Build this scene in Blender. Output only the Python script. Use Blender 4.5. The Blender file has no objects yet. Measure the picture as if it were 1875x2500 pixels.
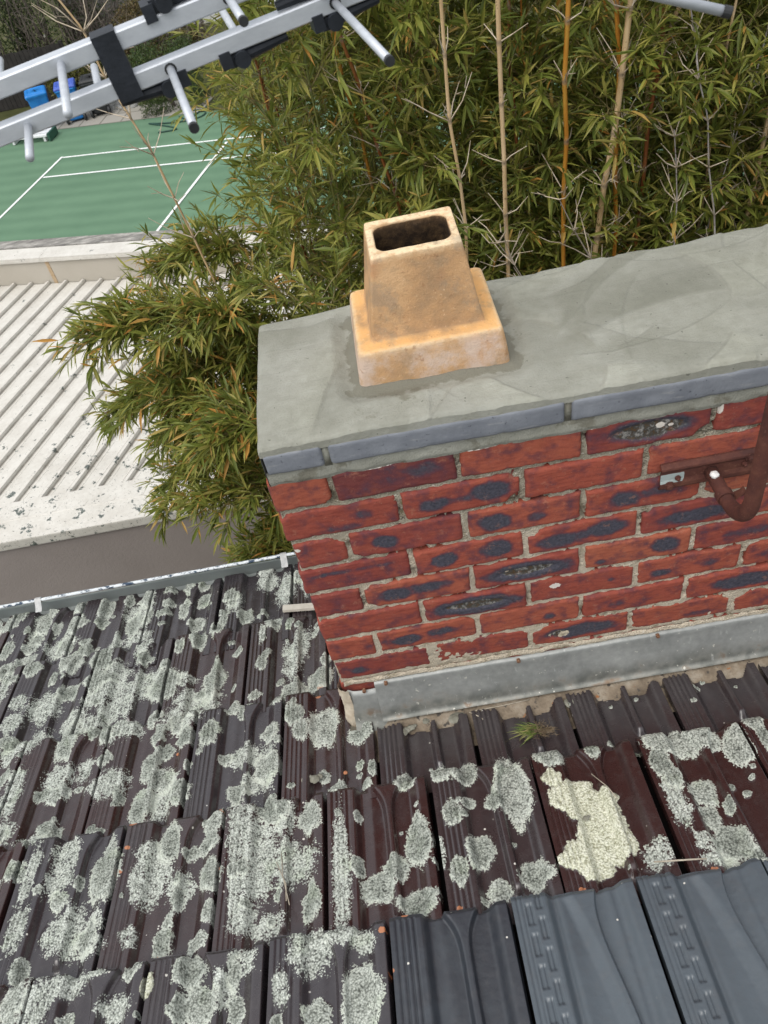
import bpy, math, random
import numpy as np
from mathutils import Matrix, Vector

# ------------------------------------------------------------------ camera, world, sun, exposure
C = bpy.context.scene.collection
S = bpy.context.scene
CAM = np.array([0.26808, -1.11696, 1.01962])
RIGHT = (0.98265, -0.10025, -0.15603); DOWN = (-0.1806, -0.7089, -0.6818); FWD = (-0.04227, 0.69810, -0.71475)
r_ = Vector(RIGHT).normalized(); f_ = Vector(FWD); f_ = (f_ - r_ * f_.dot(r_)).normalized(); u_ = r_.cross(f_)
cam = bpy.data.cameras.new('camera'); camo = bpy.data.objects.new('camera', cam); C.objects.link(camo)
camo.matrix_world = Matrix(((r_.x, u_.x, -f_.x, CAM[0]), (r_.y, u_.y, -f_.y, CAM[1]), (r_.z, u_.z, -f_.z, CAM[2]), (0, 0, 0, 1)))
cam.sensor_fit = 'VERTICAL'; cam.sensor_height = 36; cam.sensor_width = 27; cam.lens = 28.8
cam.clip_start = 0.05; cam.clip_end = 500
cam.dof.use_dof = True; cam.dof.focus_distance = 1.9; cam.dof.aperture_fstop = 13.0
S.camera = camo
W = bpy.data.worlds.new('World'); S.world = W; W.use_nodes = True
nt = W.node_tree; bg = nt.nodes['Background']
sky = nt.nodes.new('ShaderNodeTexSky'); sky.sky_type = 'NISHITA'; sky.sun_disc = False
sky.sun_elevation = math.radians(60); sky.sun_rotation = math.radians(222); sky.air_density = 1.2; sky.dust_density = 6.0
hs = nt.nodes.new('ShaderNodeHueSaturation'); hs.inputs['Saturation'].default_value = 0.28
nt.links.new(sky.outputs[0], hs.inputs['Color'])
cl = nt.nodes.new('ShaderNodeMix'); cl.data_type = 'RGBA'; cl.inputs[0].default_value = .55; cl.inputs[7].default_value = (6.2, 6.4, 6.7, 1)   # even cloud cover
nt.links.new(hs.outputs[0], cl.inputs[6]); nt.links.new(cl.outputs[2], bg.inputs[0])
bg.inputs[1].default_value = 0.15
sun = bpy.data.lights.new('sun', 'SUN'); sun.energy = 1.0; sun.angle = math.radians(40); sun.color = (1, 0.96, 0.9)
suno = bpy.data.objects.new('sun', sun); C.objects.link(suno)
az, el = math.radians(222), math.radians(60)
sd = Vector((math.sin(az) * math.cos(el), math.cos(az) * math.cos(el), math.sin(el)))
suno.rotation_euler = sd.to_track_quat('Z', 'Y').to_euler(); suno.location = (0, 0, 8)
S.view_settings.view_transform = 'Standard'; S.view_settings.look = 'None'; S.view_settings.gamma = 1
S.view_settings.exposure = 0.35
S.cycles.use_denoising = True; S.cycles.max_bounces = 8; S.cycles.diffuse_bounces = 4; S.cycles.transparent_max_bounces = 8

rng = np.random.default_rng(7); random.seed(7)
# ------------------------------------------------------------------ numpy noise
def _h(ix, iy, seed):
    n = (ix.astype(np.int64) * 374761393 + iy.astype(np.int64) * 668265263 + seed * 974711) & 0x7fffffff
    n = ((n ^ (n >> 13)) * 1274126177) & 0x7fffffff
    return ((n ^ (n >> 16)) & 0xffff) / 65535.0
def vn(x, y, seed=0):
    x = np.asarray(x, float); y = np.asarray(y, float)
    ix = np.floor(x); iy = np.floor(y); fx = x - ix; fy = y - iy
    fx = fx * fx * (3 - 2 * fx); fy = fy * fy * (3 - 2 * fy)
    a = _h(ix, iy, seed); b = _h(ix + 1, iy, seed); c = _h(ix, iy + 1, seed); d = _h(ix + 1, iy + 1, seed)
    return (a * (1 - fx) + b * fx) * (1 - fy) + (c * (1 - fx) + d * fx) * fy
def fbm(x, y, seed=0, o=4):
    t = 0; a = .5
    for i in range(o):
        t = t + a * vn(x * 2 ** i, y * 2 ** i, seed + i * 17); a *= .5
    return t
def ss(a, b, x):
    t = np.clip((np.asarray(x, float) - a) / (b - a), 0, 1); return t * t * (3 - 2 * t)

# ------------------------------------------------------------------ mesh helpers (all vertices given in world space)
class MB:
    def __init__(s): s.v = []; s.q = []; s.t = []; s.n = 0; s.a = {}
    def add(s, v, q=None, t=None, **attr):
        v = np.asarray(v, float).reshape(-1, 3); m = len(v)
        if q is not None and len(q): s.q.append(np.asarray(q, np.int64).reshape(-1, 4) + s.n)
        if t is not None and len(t): s.t.append(np.asarray(t, np.int64).reshape(-1, 3) + s.n)
        for k, val in attr.items():
            s.a.setdefault(k, []).append((s.n, np.broadcast_to(np.asarray(val, float), (m,)).copy()))
        s.v.append(v); s.n += m
        return s
    def box(s, lo, hi, **k):
        x0, y0, z0 = lo; x1, y1, z1 = hi
        v = [(x0, y0, z0), (x1, y0, z0), (x1, y1, z0), (x0, y1, z0), (x0, y0, z1), (x1, y0, z1), (x1, y1, z1), (x0, y1, z1)]
        return s.add(v, [(0, 3, 2, 1), (4, 5, 6, 7), (0, 1, 5, 4), (1, 2, 6, 5), (2, 3, 7, 6), (3, 0, 4, 7)], **k)
    def obox(s, c, ax, ay, az, **k):
        c, ax, ay, az = (np.asarray(i, float) for i in (c, ax, ay, az))
        v = [c - ax - ay - az, c + ax - ay - az, c + ax + ay - az, c - ax + ay - az, c - ax - ay + az, c + ax - ay + az, c + ax + ay + az, c - ax + ay + az]
        return s.add(v, [(0, 3, 2, 1), (4, 5, 6, 7), (0, 1, 5, 4), (1, 2, 6, 5), (2, 3, 7, 6), (3, 0, 4, 7)], **k)
    def tube(s, P, R, n=8, cap=True, **k):
        P = np.asarray(P, float); m = len(P); R = np.broadcast_to(np.asarray(R, float), (m,))
        T = np.gradient(P, axis=0); T /= np.linalg.norm(T, axis=1)[:, None] + 1e-12
        ref = np.array([0, 0, 1.]) if abs(T[0][2]) < .9 else np.array([1., 0, 0])
        V = []
        u = np.cross(T[0], ref); u /= np.linalg.norm(u)
        an = np.arange(n) * 2 * math.pi / n
        for i in range(m):
            u = u - T[i] * (u @ T[i]); u /= np.linalg.norm(u) + 1e-12; w = np.cross(T[i], u)
            V.append(P[i] + R[i] * (np.cos(an)[:, None] * u + np.sin(an)[:, None] * w))
        V = np.concatenate(V); q = []
        for i in range(m - 1):
            for j in range(n):
                q.append((i * n + j, i * n + (j + 1) % n, (i + 1) * n + (j + 1) % n, (i + 1) * n + j))
        t = []
        if cap:
            V = np.vstack([V, P[:1], P[-1:]]); a = m * n
            for j in range(n):
                t.append((a, (j + 1) % n, j)); t.append((a + 1, (m - 1) * n + j, (m - 1) * n + (j + 1) % n))
        return s.add(V, q, t, **k)
    def grid(s, V, flip=False, **k):
        V = np.asarray(V, float); a, b, _ = V.shape
        i, j = np.meshgrid(np.arange(a - 1), np.arange(b - 1), indexing='ij')
        o = (i * b + j).ravel(); q = np.stack([o, o + 1, o + b + 1, o + b], 1)
        if flip: q = q[:, ::-1]
        return s.add(V.reshape(-1, 3), q, **{kk: (np.asarray(vv).reshape(-1) if np.ndim(vv) else vv) for kk, vv in k.items()})
    def build(s, name, m, parent=None, smooth=False, loc=None, **props):
        V = np.concatenate(s.v) if s.v else np.zeros((0, 3))
        base = np.array(parent['_w'] if parent is not None else (loc if loc is not None else (0, 0, 0)), float)
        me = bpy.data.meshes.new(name)
        Q = np.concatenate(s.q) if s.q else np.zeros((0, 4), np.int64); T = np.concatenate(s.t) if s.t else np.zeros((0, 3), np.int64)
        me.vertices.add(len(V)); me.vertices.foreach_set('co', (V - base).astype(np.float32).ravel())
        L = np.concatenate([Q.ravel(), T.ravel()]).astype(np.int32); me.loops.add(len(L)); me.loops.foreach_set('vertex_index', L)
        st = np.concatenate([np.arange(len(Q)) * 4, len(Q) * 4 + np.arange(len(T)) * 3]).astype(np.int32)
        me.polygons.add(len(st)); me.polygons.foreach_set('loop_start', st)
        me.update(calc_edges=True); me.validate()
        me.polygons.foreach_set('use_smooth', np.full(len(me.polygons), bool(smooth)))
        for k, L_ in s.a.items():
            arr = np.zeros(len(V), np.float32)
            for st_, v_ in L_: arr[st_:st_ + len(v_)] = v_
            if len(arr) == len(me.vertices):
                me.attributes.new(k, 'FLOAT', 'POINT').data.foreach_set('value', arr)
        me.materials.append(m)
        o = bpy.data.objects.new(name, me); C.objects.link(o)
        if parent is not None: o.parent = parent; o['_w'] = list(base)
        else: o.location = base; o['_w'] = list(base)
        for k, v in props.items(): o[k] = v
        return o
def thing(name, label, cat, loc=(0, 0, 0), group=None):
    o = bpy.data.objects.new(name, None); C.objects.link(o); o.location = loc; o['_w'] = list(map(float, loc))
    o.empty_display_size = .1; o['label'] = label; o['category'] = cat
    if group: o['group'] = group
    return o
def struct(name, mb, m, **k): return mb.build(name, m, kind='structure', **k)
def tag(o, label, cat, group=None):
    o['label'] = label; o['category'] = cat
    if group: o['group'] = group
    return o

# ------------------------------------------------------------------ materials
class Mat:
    def __init__(s, name, rough=.6, spec=.5, col=(.5, .5, .5), metal=0):
        s.m = bpy.data.materials.new(name); s.m.use_nodes = True; s.nt = s.m.node_tree; s.b = s.nt.nodes['Principled BSDF']
        s.b.inputs['Roughness'].default_value = rough; s.b.inputs['Specular IOR Level'].default_value = spec
        s.b.inputs['Metallic'].default_value = metal; s.b.inputs['Base Color'].default_value = (*col, 1); s._p = None
    def n(s, t): return s.nt.nodes.new('ShaderNode' + t)
    def l(s, a, b): s.nt.links.new(a, b)
    def put(s, sock, v):
        if isinstance(v, (int, float)): sock.default_value = (v, v, v, 1) if sock.type == 'RGBA' else v
        elif isinstance(v, tuple): sock.default_value = (*v, 1) if len(v) == 3 and sock.type == 'RGBA' else v
        else: s.l(v, sock)
    @property
    def pos(s):
        if s._p is None: s._p = s.n('NewGeometry').outputs['Position']
        return s._p
    def mapv(s, scale=(1, 1, 1), rot=(0, 0, 0), vec=None):
        x = s.n('Mapping'); x.inputs['Scale'].default_value = scale; x.inputs['Rotation'].default_value = rot; s.l(vec or s.pos, x.inputs[0]); return x.outputs[0]
    def noise(s, scale, detail=3, rough=.55, vec=None, dist=0):
        x = s.n('TexNoise'); x.inputs['Scale'].default_value = scale; x.inputs['Detail'].default_value = detail; x.inputs['Roughness'].default_value = rough
        x.inputs['Distortion'].default_value = dist; s.l(vec or s.pos, x.inputs['Vector']); return x.outputs['Fac']
    def voro(s, scale, feat='F1', vec=None, out='Distance', rnd=1):
        x = s.n('TexVoronoi'); x.feature = feat; x.inputs['Scale'].default_value = scale; x.inputs['Randomness'].default_value = rnd; s.l(vec or s.pos, x.inputs['Vector']); return x.outputs[out]
    def ramp(s, fac, *stops, const=False):
        x = s.n('ValToRGB'); s.put(x.inputs[0], fac); e = x.color_ramp.elements
        if const: x.color_ramp.interpolation = 'CONSTANT'
        while len(e) < len(stops): e.new(.5)
        for i, (p, c) in enumerate(stops):
            e[i].position = p; e[i].color = (*c, 1) if isinstance(c, tuple) else (c, c, c, 1)
        return x.outputs[0]
    def mix(s, f, a, b, mode='MIX'):
        x = s.n('Mix'); x.data_type = 'RGBA'; x.blend_type = mode; s.put(x.inputs[0], f); s.put(x.inputs[6], a); s.put(x.inputs[7], b); return x.outputs[2]
    def math(s, op, a, b=0, c=0):
        x = s.n('Math'); x.operation = op; s.put(x.inputs[0], a); s.put(x.inputs[1], b); s.put(x.inputs[2], c); return x.outputs[0]
    def sst(s, lo, hi, v):
        x = s.n('MapRange'); x.interpolation_type = 'SMOOTHSTEP'; s.put(x.inputs[0], v); x.inputs[1].default_value = lo; x.inputs[2].default_value = hi; return x.outputs[0]
    def attr(s, name):
        x = s.n('Attribute'); x.attribute_name = name; return x.outputs['Fac']
    def bump(s, h, strength=.5, dist=.01):
        x = s.n('Bump'); x.inputs['Strength'].default_value = strength; x.inputs['Distance'].default_value = dist; s.l(h, x.inputs['Height']); s.l(x.outputs[0], s.b.inputs['Normal']); return x
    def base(s, v): s.put(s.b.inputs['Base Color'], v); return s
    def rough(s, v): s.put(s.b.inputs['Roughness'], v); return s
def simple(name, c1, c2, scale=20, rough=.6, bump=.2, bscale=None, spec=.4, metal=0, dist=.003):
    m = Mat(name, rough, spec, metal=metal); m.base(m.ramp(m.noise(scale, 5, .6), (.35, c1), (.65, c2)))
    if bump: m.bump(m.noise(bscale or scale * 4, 4), bump, dist)
    return m.m

# rendered roof coordinates: x along the courses, s down the slope, h above the tile noses
PITCH = math.radians(15); CP, SP = math.cos(PITCH), math.sin(PITCH); Z0 = -.83
def RP(x, s, h):
    x, s, h = np.broadcast_arrays(np.asarray(x, float), s, h)
    return np.stack([x, s * CP + h * SP, Z0 - s * SP + h * CP], -1)
# ------------------------------------------------------------------ tile material (glaze + lichen crust)
def tile_mat(name, grey=False):
    m = Mat(name, .3, .5)
    tone = m.attr('tone'); n1 = m.noise(9, 3); n2 = m.noise(70, 4)
    if grey:
        col = m.mix(tone, (.066, .083, .098), (.022, .0255, .033))
        col = m.mix(m.sst(.45, .7, n1), col, m.mix(.5, col, (.055, .068, .08)))
    else:
        col = m.ramp(m.math('ADD', m.math('MULTIPLY', tone, .6), m.math('MULTIPLY', n1, .5)), (.2, (.034, .029, .033)), (.55, (.037, .027, .028)), (.8, (.034, .014, .013)))
    col = m.mix(m.math('MULTIPLY', m.sst(.45, .75, m.noise(40, 5, .7)), .22), col, (.085, .078, .076))
    # scratches and dust
    # terracotta showing through chips
    chip = m.math('ADD', m.attr('chip'), m.math('MULTIPLY', m.math('SUBTRACT', m.noise(130, 3), .5), .5))
    chipm = m.sst(.42, .5, chip); col = m.mix(chipm, col, (.42, .17, .08))
    # white flecks
    v = m.n('TexVoronoi'); v.inputs['Scale'].default_value = 42; m.l(m.pos, v.inputs['Vector'])
    sc = m.n('SeparateColor'); m.l(v.outputs['Color'], sc.inputs[0])
    fl = m.math('MULTIPLY', m.sst(.83, .86, sc.outputs[0]), m.sst(.11, .07, m.math('DIVIDE', v.outputs['Distance'], m.math('ADD', .35, sc.outputs[1]))))
    col = m.mix(fl, col, (.62, .6, .54))
    N1 = m.math('SUBTRACT', m.noise(60, 3, .6), .5); N2 = m.math('SUBTRACT', m.noise(210, 4, .65), .5)
    ros = m.attr('ros'); fld = m.attr('fld'); yel = m.attr('yel')
    e = m.math('ADD', m.math('ADD', ros, m.math('MULTIPLY', N1, .42)), m.math('MULTIPLY', N2, 1.05))
    mr = m.sst(.03, .12, e)
    cell = m.voro(230, 'F1')
    sp = m.math('ADD', m.math('ADD', m.math('MULTIPLY', fld, .66), m.math('MULTIPLY', N1, 1.0)), m.math('MULTIPLY', m.math('SUBTRACT', .45, cell), .42))
    mf = m.sst(.20, .36, m.math('ADD', sp, m.math('MULTIPLY', N2, .95)))
    y = m.sst(.0, .06, m.math('ADD', yel, m.math('ADD', m.math('MULTIPLY', N1, .35), m.math('MULTIPLY', N2, .35))))
    mask = m.math('MAXIMUM', m.math('MAXIMUM', mr, mf), y)
    if grey: mask = m.math('MULTIPLY', mask, 1.0)
    # thallus colour: granular lobes with dark crevices
    g = m.math('ADD', m.math('MULTIPLY', cell, .55), m.math('MULTIPLY', m.math('SUBTRACT', m.noise(210, 4, .7), .14), .82)); g = m.math('ADD', g, m.math('MULTIPLY', m.math('SUBTRACT', m.noise(42, 3), .5), .45)); er = m.math('ADD', ros, m.math('MULTIPLY', N1, .45))
    lc = m.ramp(g, (.36, (.70, .735, .67)), (.52, (.50, .53, .475)), (.68, (.30, .32, .285)), (.88, (.06, .064, .056)))
    lc2 = m.ramp(g, (.34, (.52, .55, .49)), (.54, (.33, .35, .31)), (.74, (.15, .16, .14)), (.92, (.05, .053, .046)))
    lc = m.mix(m.math('MULTIPLY', m.sst(.22, .60, er), .85), lc, lc2); lc = m.mix(m.math('MULTIPLY', m.attr('rtone'), .9), lc, m.mix(1, lc, (.60, .62, .60), 'MULTIPLY'))
    lc = m.mix(m.math('MULTIPLY', m.sst(.30, .12, er), m.sst(-.25, -.05, er)), lc, m.mix(.62, lc, (.66, .70, .61)))
    lc = m.mix(m.math('MULTIPLY', m.sst(.55, .75, m.noise(14, 3)), .5), lc, m.mix(1, lc, (.88, .95, .8), 'MULTIPLY'))
    ly = m.ramp(g, (.36, (.80, .81, .69)), (.56, (.64, .65, .51)), (.82, (.30, .30, .20)))
    lc = m.mix(y, lc, ly)
    col = m.mix(mask, col, lc)
    m.base(col)
    rb = m.math('ADD', .13, m.math('MULTIPLY', m.noise(30, 5, .65), .26)) if not grey else m.math('ADD', .27, m.math('MULTIPLY', m.noise(60, 5, .65), .28))
    m.rough(m.mix(mask, rb, .95))
    sw = m.math('SUBTRACT', 1, mask); m.put(m.b.inputs['Specular IOR Level'], m.math('ADD', .02, m.math('MULTIPLY', sw, .75)))
    hb = m.math('ADD', m.math('MULTIPLY', mask, m.math('ADD', .35, m.math('MULTIPLY', g, -.45))), m.math('MULTIPLY', m.math('MULTIPLY', n2, sw), .035 if not grey else .10))
    m.bump(hb, 1.0, .008)
    return m.m
M_TILE = tile_mat('glazed_brown_tile'); M_GREY = tile_mat('painted_grey_tile', True)

LICH = [(int(a) / 1000, int(b) / 1000, int(c) / 1000, int(d) / 1000, e) for a, b, c, d, e in (t.split(',') for t in '''-917,719,24,41,r -818,695,27,54,r -912,626,39,47,r -821,624,26,25,r -744,706,16,27,r -684,701,37,40,r -704,579,36,58,r -598,651,23,21,r -603,609,20,21,r -603,723,21,27,r -540,730,26,32,r -480,649,26,39,r -488,722,21,27,r -541,622,26,51,r -386,633,28,38,r -401,547,25,22,r -450,608,5,8,r -416,472,24,38,r -493,531,30,40,r -465,435,29,53,r -521,408,17,37,r -633,390,31,29,r -335,345,18,21,r -556,343,21,24,r -548,252,49,73,r -400,251,36,80,r -328,115,23,27,r -336,201,11,13,r -431,111,17,21,r -447,25,29,36,r -525,56,23,37,r -550,122,26,36,r -379,28,28,44,r -333,-59,18,20,r -424,-69,12,20,r -670,84,21,41,r -655,-6,21,27,r -719,111,15,24,r -785,94,39,71,r -877,433,39,53,r -840,487,30,31,r -925,517,30,44,r -763,411,34,60,r -765,325,33,56,r -1031,683,38,67,r -1043,600,24,25,r -1051,558,26,24,r -1046,499,31,39,r -990,421,25,34,r -1155,686,33,36,r -1128,726,28,32,r -1119,554,23,49,r -1094,455,25,38,r -883,371,12,13,r -1042,395,15,18,r -846,307,33,34,r -530,-41,28,47,r -500,-95,43,45,r -436,-137,27,24,r -294,-171,30,28,r -956,116,18,18,r -901,264,69,88,f -603,284,59,82,f -413,188,56,70,f -988,286,38,41,f -988,208,41,58,f -650,234,27,93,f -606,91,47,47,f -778,-26,57,59,f -893,-17,33,43,f -752,499,30,63,f -717,313,33,106,f -797,180,62,57,f -889,117,53,67,f -278,523,20,17,r -234,458,28,42,r -182,436,16,22,r -153,413,12,18,r -100,406,10,10,r -334,531,29,40,r -243,314,13,17,r -70,242,19,29,r -88,178,42,43,r -165,156,38,43,r -203,202,15,16,r -205,119,21,35,r -219,-1,31,31,r -154,34,26,44,r -134,-23,23,37,r -72,-17,43,70,r 20,-59,36,36,r -218,-109,38,45,r 47,-180,11,25,r -75,-170,16,21,r 125,-233,30,26,r 201,-232,21,35,r 255,-239,31,35,r 12,-182,9,9,r 31,-218,16,15,r -42,-215,29,22,r -259,-156,45,43,f -262,394,14,58,f -764,-80,38,31,r -533,-161,34,62,r -439,-162,30,28,r -593,-135,15,19,r -432,-291,30,51,r -330,-270,29,34,r -327,-399,32,46,r -318,-488,16,26,r -400,-396,8,15,r -392,-444,15,29,r -407,-489,16,24,r -413,-527,25,34,r -575,-353,45,86,r -673,-398,21,27,r -630,-366,10,20,r -795,-313,29,33,r -771,-179,31,23,r -624,-229,22,13,r -335,-543,28,23,r -340,-610,33,40,r -417,-632,13,30,y -461,-593,25,19,r -349,-682,23,28,r -307,-680,43,43,r -678,-280,44,56,f -678,-342,35,36,f -662,-472,37,58,f -575,-470,33,39,f -568,-521,39,34,f -487,-515,22,31,f -478,-662,44,38,f -577,-602,34,41,f -646,-623,34,46,f -695,-621,34,46,g -263,-659,35,53,f -267,-402,23,169,f -751,-328,22,111,f -890,-73,32,106,f -532,-588,37,19,f -742,-459,30,74,f -293,-218,22,36,f -105,-290,31,46,r -204,-249,28,44,r 44,-487,40,35,r 87,-457,22,28,r 136,-397,31,61,r 2,-438,16,29,r 127,-533,36,20,r -97,-496,25,45,r -81,-728,28,35,r 5,-709,41,70,g -239,-699,20,31,r 220,-351,20,23,r 260,-323,17,16,r 216,-481,22,28,r 8,-315,10,16,r -229,-372,64,143,f -31,-446,27,195,f 186,-443,8,47,f -97,-613,59,68,f -32,-594,59,28,f 12,-610,32,33,f -233,-606,36,37,f -150,-677,23,52,f -243,-504,35,63,f -194,-535,49,40,f 559,-247,20,24,r 460,-243,37,39,r 453,-302,23,24,y 482,-362,48,39,y 533,-400,44,49,y 539,-465,51,57,y 481,-507,50,47,y 555,-365,32,23,y 437,-502,24,20,y 743,-257,62,43,g 802,-261,49,34,g 871,-295,32,58,g 702,-238,30,35,g 693,-311,26,40,r 707,-348,22,35,r 760,-392,28,37,r 795,-434,13,20,r 752,-452,24,35,r 773,-510,43,47,r 803,-557,20,25,r 930,-245,23,34,r 935,-291,16,41,r 619,-516,44,40,f 695,-425,27,62,f 717,-510,29,33,f 734,-548,54,29,f 694,-374,28,46,f 140,-392,26,66,r 209,-233,28,36,r 264,-245,28,35,r 359,-307,43,103,g 322,-332,27,26,r 222,-351,24,32,r 259,-319,12,13,r 266,-446,30,44,r 214,-488,22,36,r 291,-535,29,26,r 368,-517,39,38,r 124,-236,26,25,r 124,-538,49,32,r 81,-452,31,35,r 53,-487,30,34,r 531,-448,57,77,y 519,-389,56,45,y 505,-334,41,27,y'''.split())]
# more lichen beyond the frame and between the big rosettes
for _ in range(130):
    x_, s_ = rng.uniform(-1.7, .05), rng.uniform(-1.1, .74); k_ = rng.uniform(.005, .016)
    LICH.append((x_, s_, k_, k_ * rng.uniform(.7, 1.6), 'r'))
for _ in range(26):
    LICH.append((rng.uniform(-1.7, -.9), rng.uniform(-1.1, .7), rng.uniform(.02, .05), rng.uniform(.02, .06), rng.choice(['r', 'f'])))
for _ in range(74):
    LICH.append((rng.uniform(-1.5, -.12), rng.uniform(-.75, .70), rng.uniform(.03, .08), rng.uniform(.04, .11), 'f'))
for _ in range(60):
    LICH.append((rng.uniform(-1.5, -.1), rng.uniform(-.75, .70), rng.uniform(.012, .028), rng.uniform(.016, .04), 'r'))
for _ in range(40):
    k_ = rng.uniform(.003, .010); LICH.append((rng.uniform(.1, .95), rng.uniform(-.56, -.06), k_, k_, 'r'))
LA = np.array([l[:4] for l in LICH]); LT = np.array([l[4] for l in LICH])
CHIPS = [(.096, -.572, .010), (.205, -.568, .008), (.332, -.566, .011), (.45, -.570, .009), (.71, -.572, .010), (.292, -.55, .010), (-.09, .10, .011), (-.31, -.24, .012), (-.53, -.235, .01), (-.42, -.56, .012), (-.53, -.30, .008), (-.535, -.36, .008), (-.085, .145, .016), (.33, -.04, .02), (.05, -.60, .01), (.062, -.68, .008), (-.07, .45, .009)]

def lich_fields(x, s):
    ros = np.full(x.shape, -1.); fld = np.full(x.shape, -1.); yel = np.full(x.shape, -1.); den = np.zeros(x.shape); rt = np.zeros(x.shape)
    x0, x1, s0, s1 = x.min(), x.max(), s.min(), s.max()
    for i, (cx, cs, rx, rs) in enumerate(LA):
        if cx + 1.5 * rx < x0 or cx - 1.5 * rx > x1 or cs + 1.5 * rs < s0 or cs - 1.5 * rs > s1: continue
        dx = (x - cx) / rx; ds = (s - cs) / rs; an = np.arctan2(ds, dx)
        lob = 1 + .22 * (vn(np.cos(an) * 1.6 + i * 7, np.sin(an) * 1.6, 3) - .5) * 2 + .05 * np.sin(an * 5 + i)
        v = 1 - np.hypot(dx, ds) / lob; t = LT[i]
        if t == 'r': rt = np.where(v > np.maximum(ros, -.1), (i * 0.618) % 1 * .75, rt); ros = np.maximum(ros, v)
        elif t == 'g': ros = np.maximum(ros, np.minimum(v * 1.3, .45)); den = np.maximum(den, v)
        elif t == 'y': yel = np.maximum(yel, v)
        else: fld = np.maximum(fld, np.minimum(v * 1.6, .75))
    return ros, fld, yel, rt
chip_f = lambda x, s: np.max([1 - np.hypot(x - a, (s - b) * 1.3) / (r * 1.5) for a, b, r in CHIPS], axis=0)

def prof(u, v, style):
    """height of the tile's face below its rib tops, u across 0...0.24, v up the slope from the nose"""
    h = np.zeros(np.broadcast(u, v).shape); u = u + h; v = v + h
    if style == 'old':
        for g in (.013, .0245, .036, .0475): h -= .0042 * np.exp(-((u - g) / .0021) ** 4) * ss(.006, .010, v)
    else:
        h -= .0028 * np.exp(-((u - .010) / .0018) ** 4) + .0016 * np.exp(-((u - .019) / .0014) ** 4)
        vv = np.mod(v - .014, .058); d1 = ss(.0225, .0245, u) * (1 - ss(.0355, .0375, u)) * ss(.004, .010, vv) * (1 - ss(.044, .050, vv))
        vv = np.mod(v + .015, .058); d2 = ss(.0425, .0445, u) * (1 - ss(.0545, .0565, u)) * ss(.004, .010, vv) * (1 - ss(.044, .050, vv))
        ed = 1 - .5 * (ss(.028, .030, u) * (1 - ss(.031, .034, u)) + ss(.047, .049, u) * (1 - ss(.050, .052, u)))
        h -= .0042 * (d1 + d2) * ed
    w = .06 if style == 'old' else .062
    pan = -.0205
    sh = ss(w, w + .018, u); h += pan * sh
    roll = ss(.186, .214, u)
    fl = np.exp(-(v / .034) ** 1.5); hw = .0045 + .025 * fl; c = .139 + .006 * (v / .34)
    if style == 'old':
        rid = (1 - ss(hw, hw + .010, c - u)) * (1 - ss(hw, hw + .006, u - c)); rid = rid * (1 - ss(.30, .325, v))
        h += .0180 * rid
    else:
        hw = .003 + .018 * np.exp(-(v / .05) ** 1.2) ; c = .136 + .03 * ss(0, .3, v)
        rid = (1 - ss(hw, hw + .028, c - u)) * (1 - ss(hw, hw + .004, u - c)); h += .0120 * rid + .0075 * np.exp(-((u - .088) / .011) ** 2) + .007 * np.exp(-((u - .182) / .012) ** 2)
    h += -pan * roll
    h += .0025 * np.exp(-((u - .100) / .012) ** 2) * sh
    h -= .024 * ss(.2285, .2335, u)
    h -= .006 * ss(.0, 1, 1 - v / .011) ** 1
    return h
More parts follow.
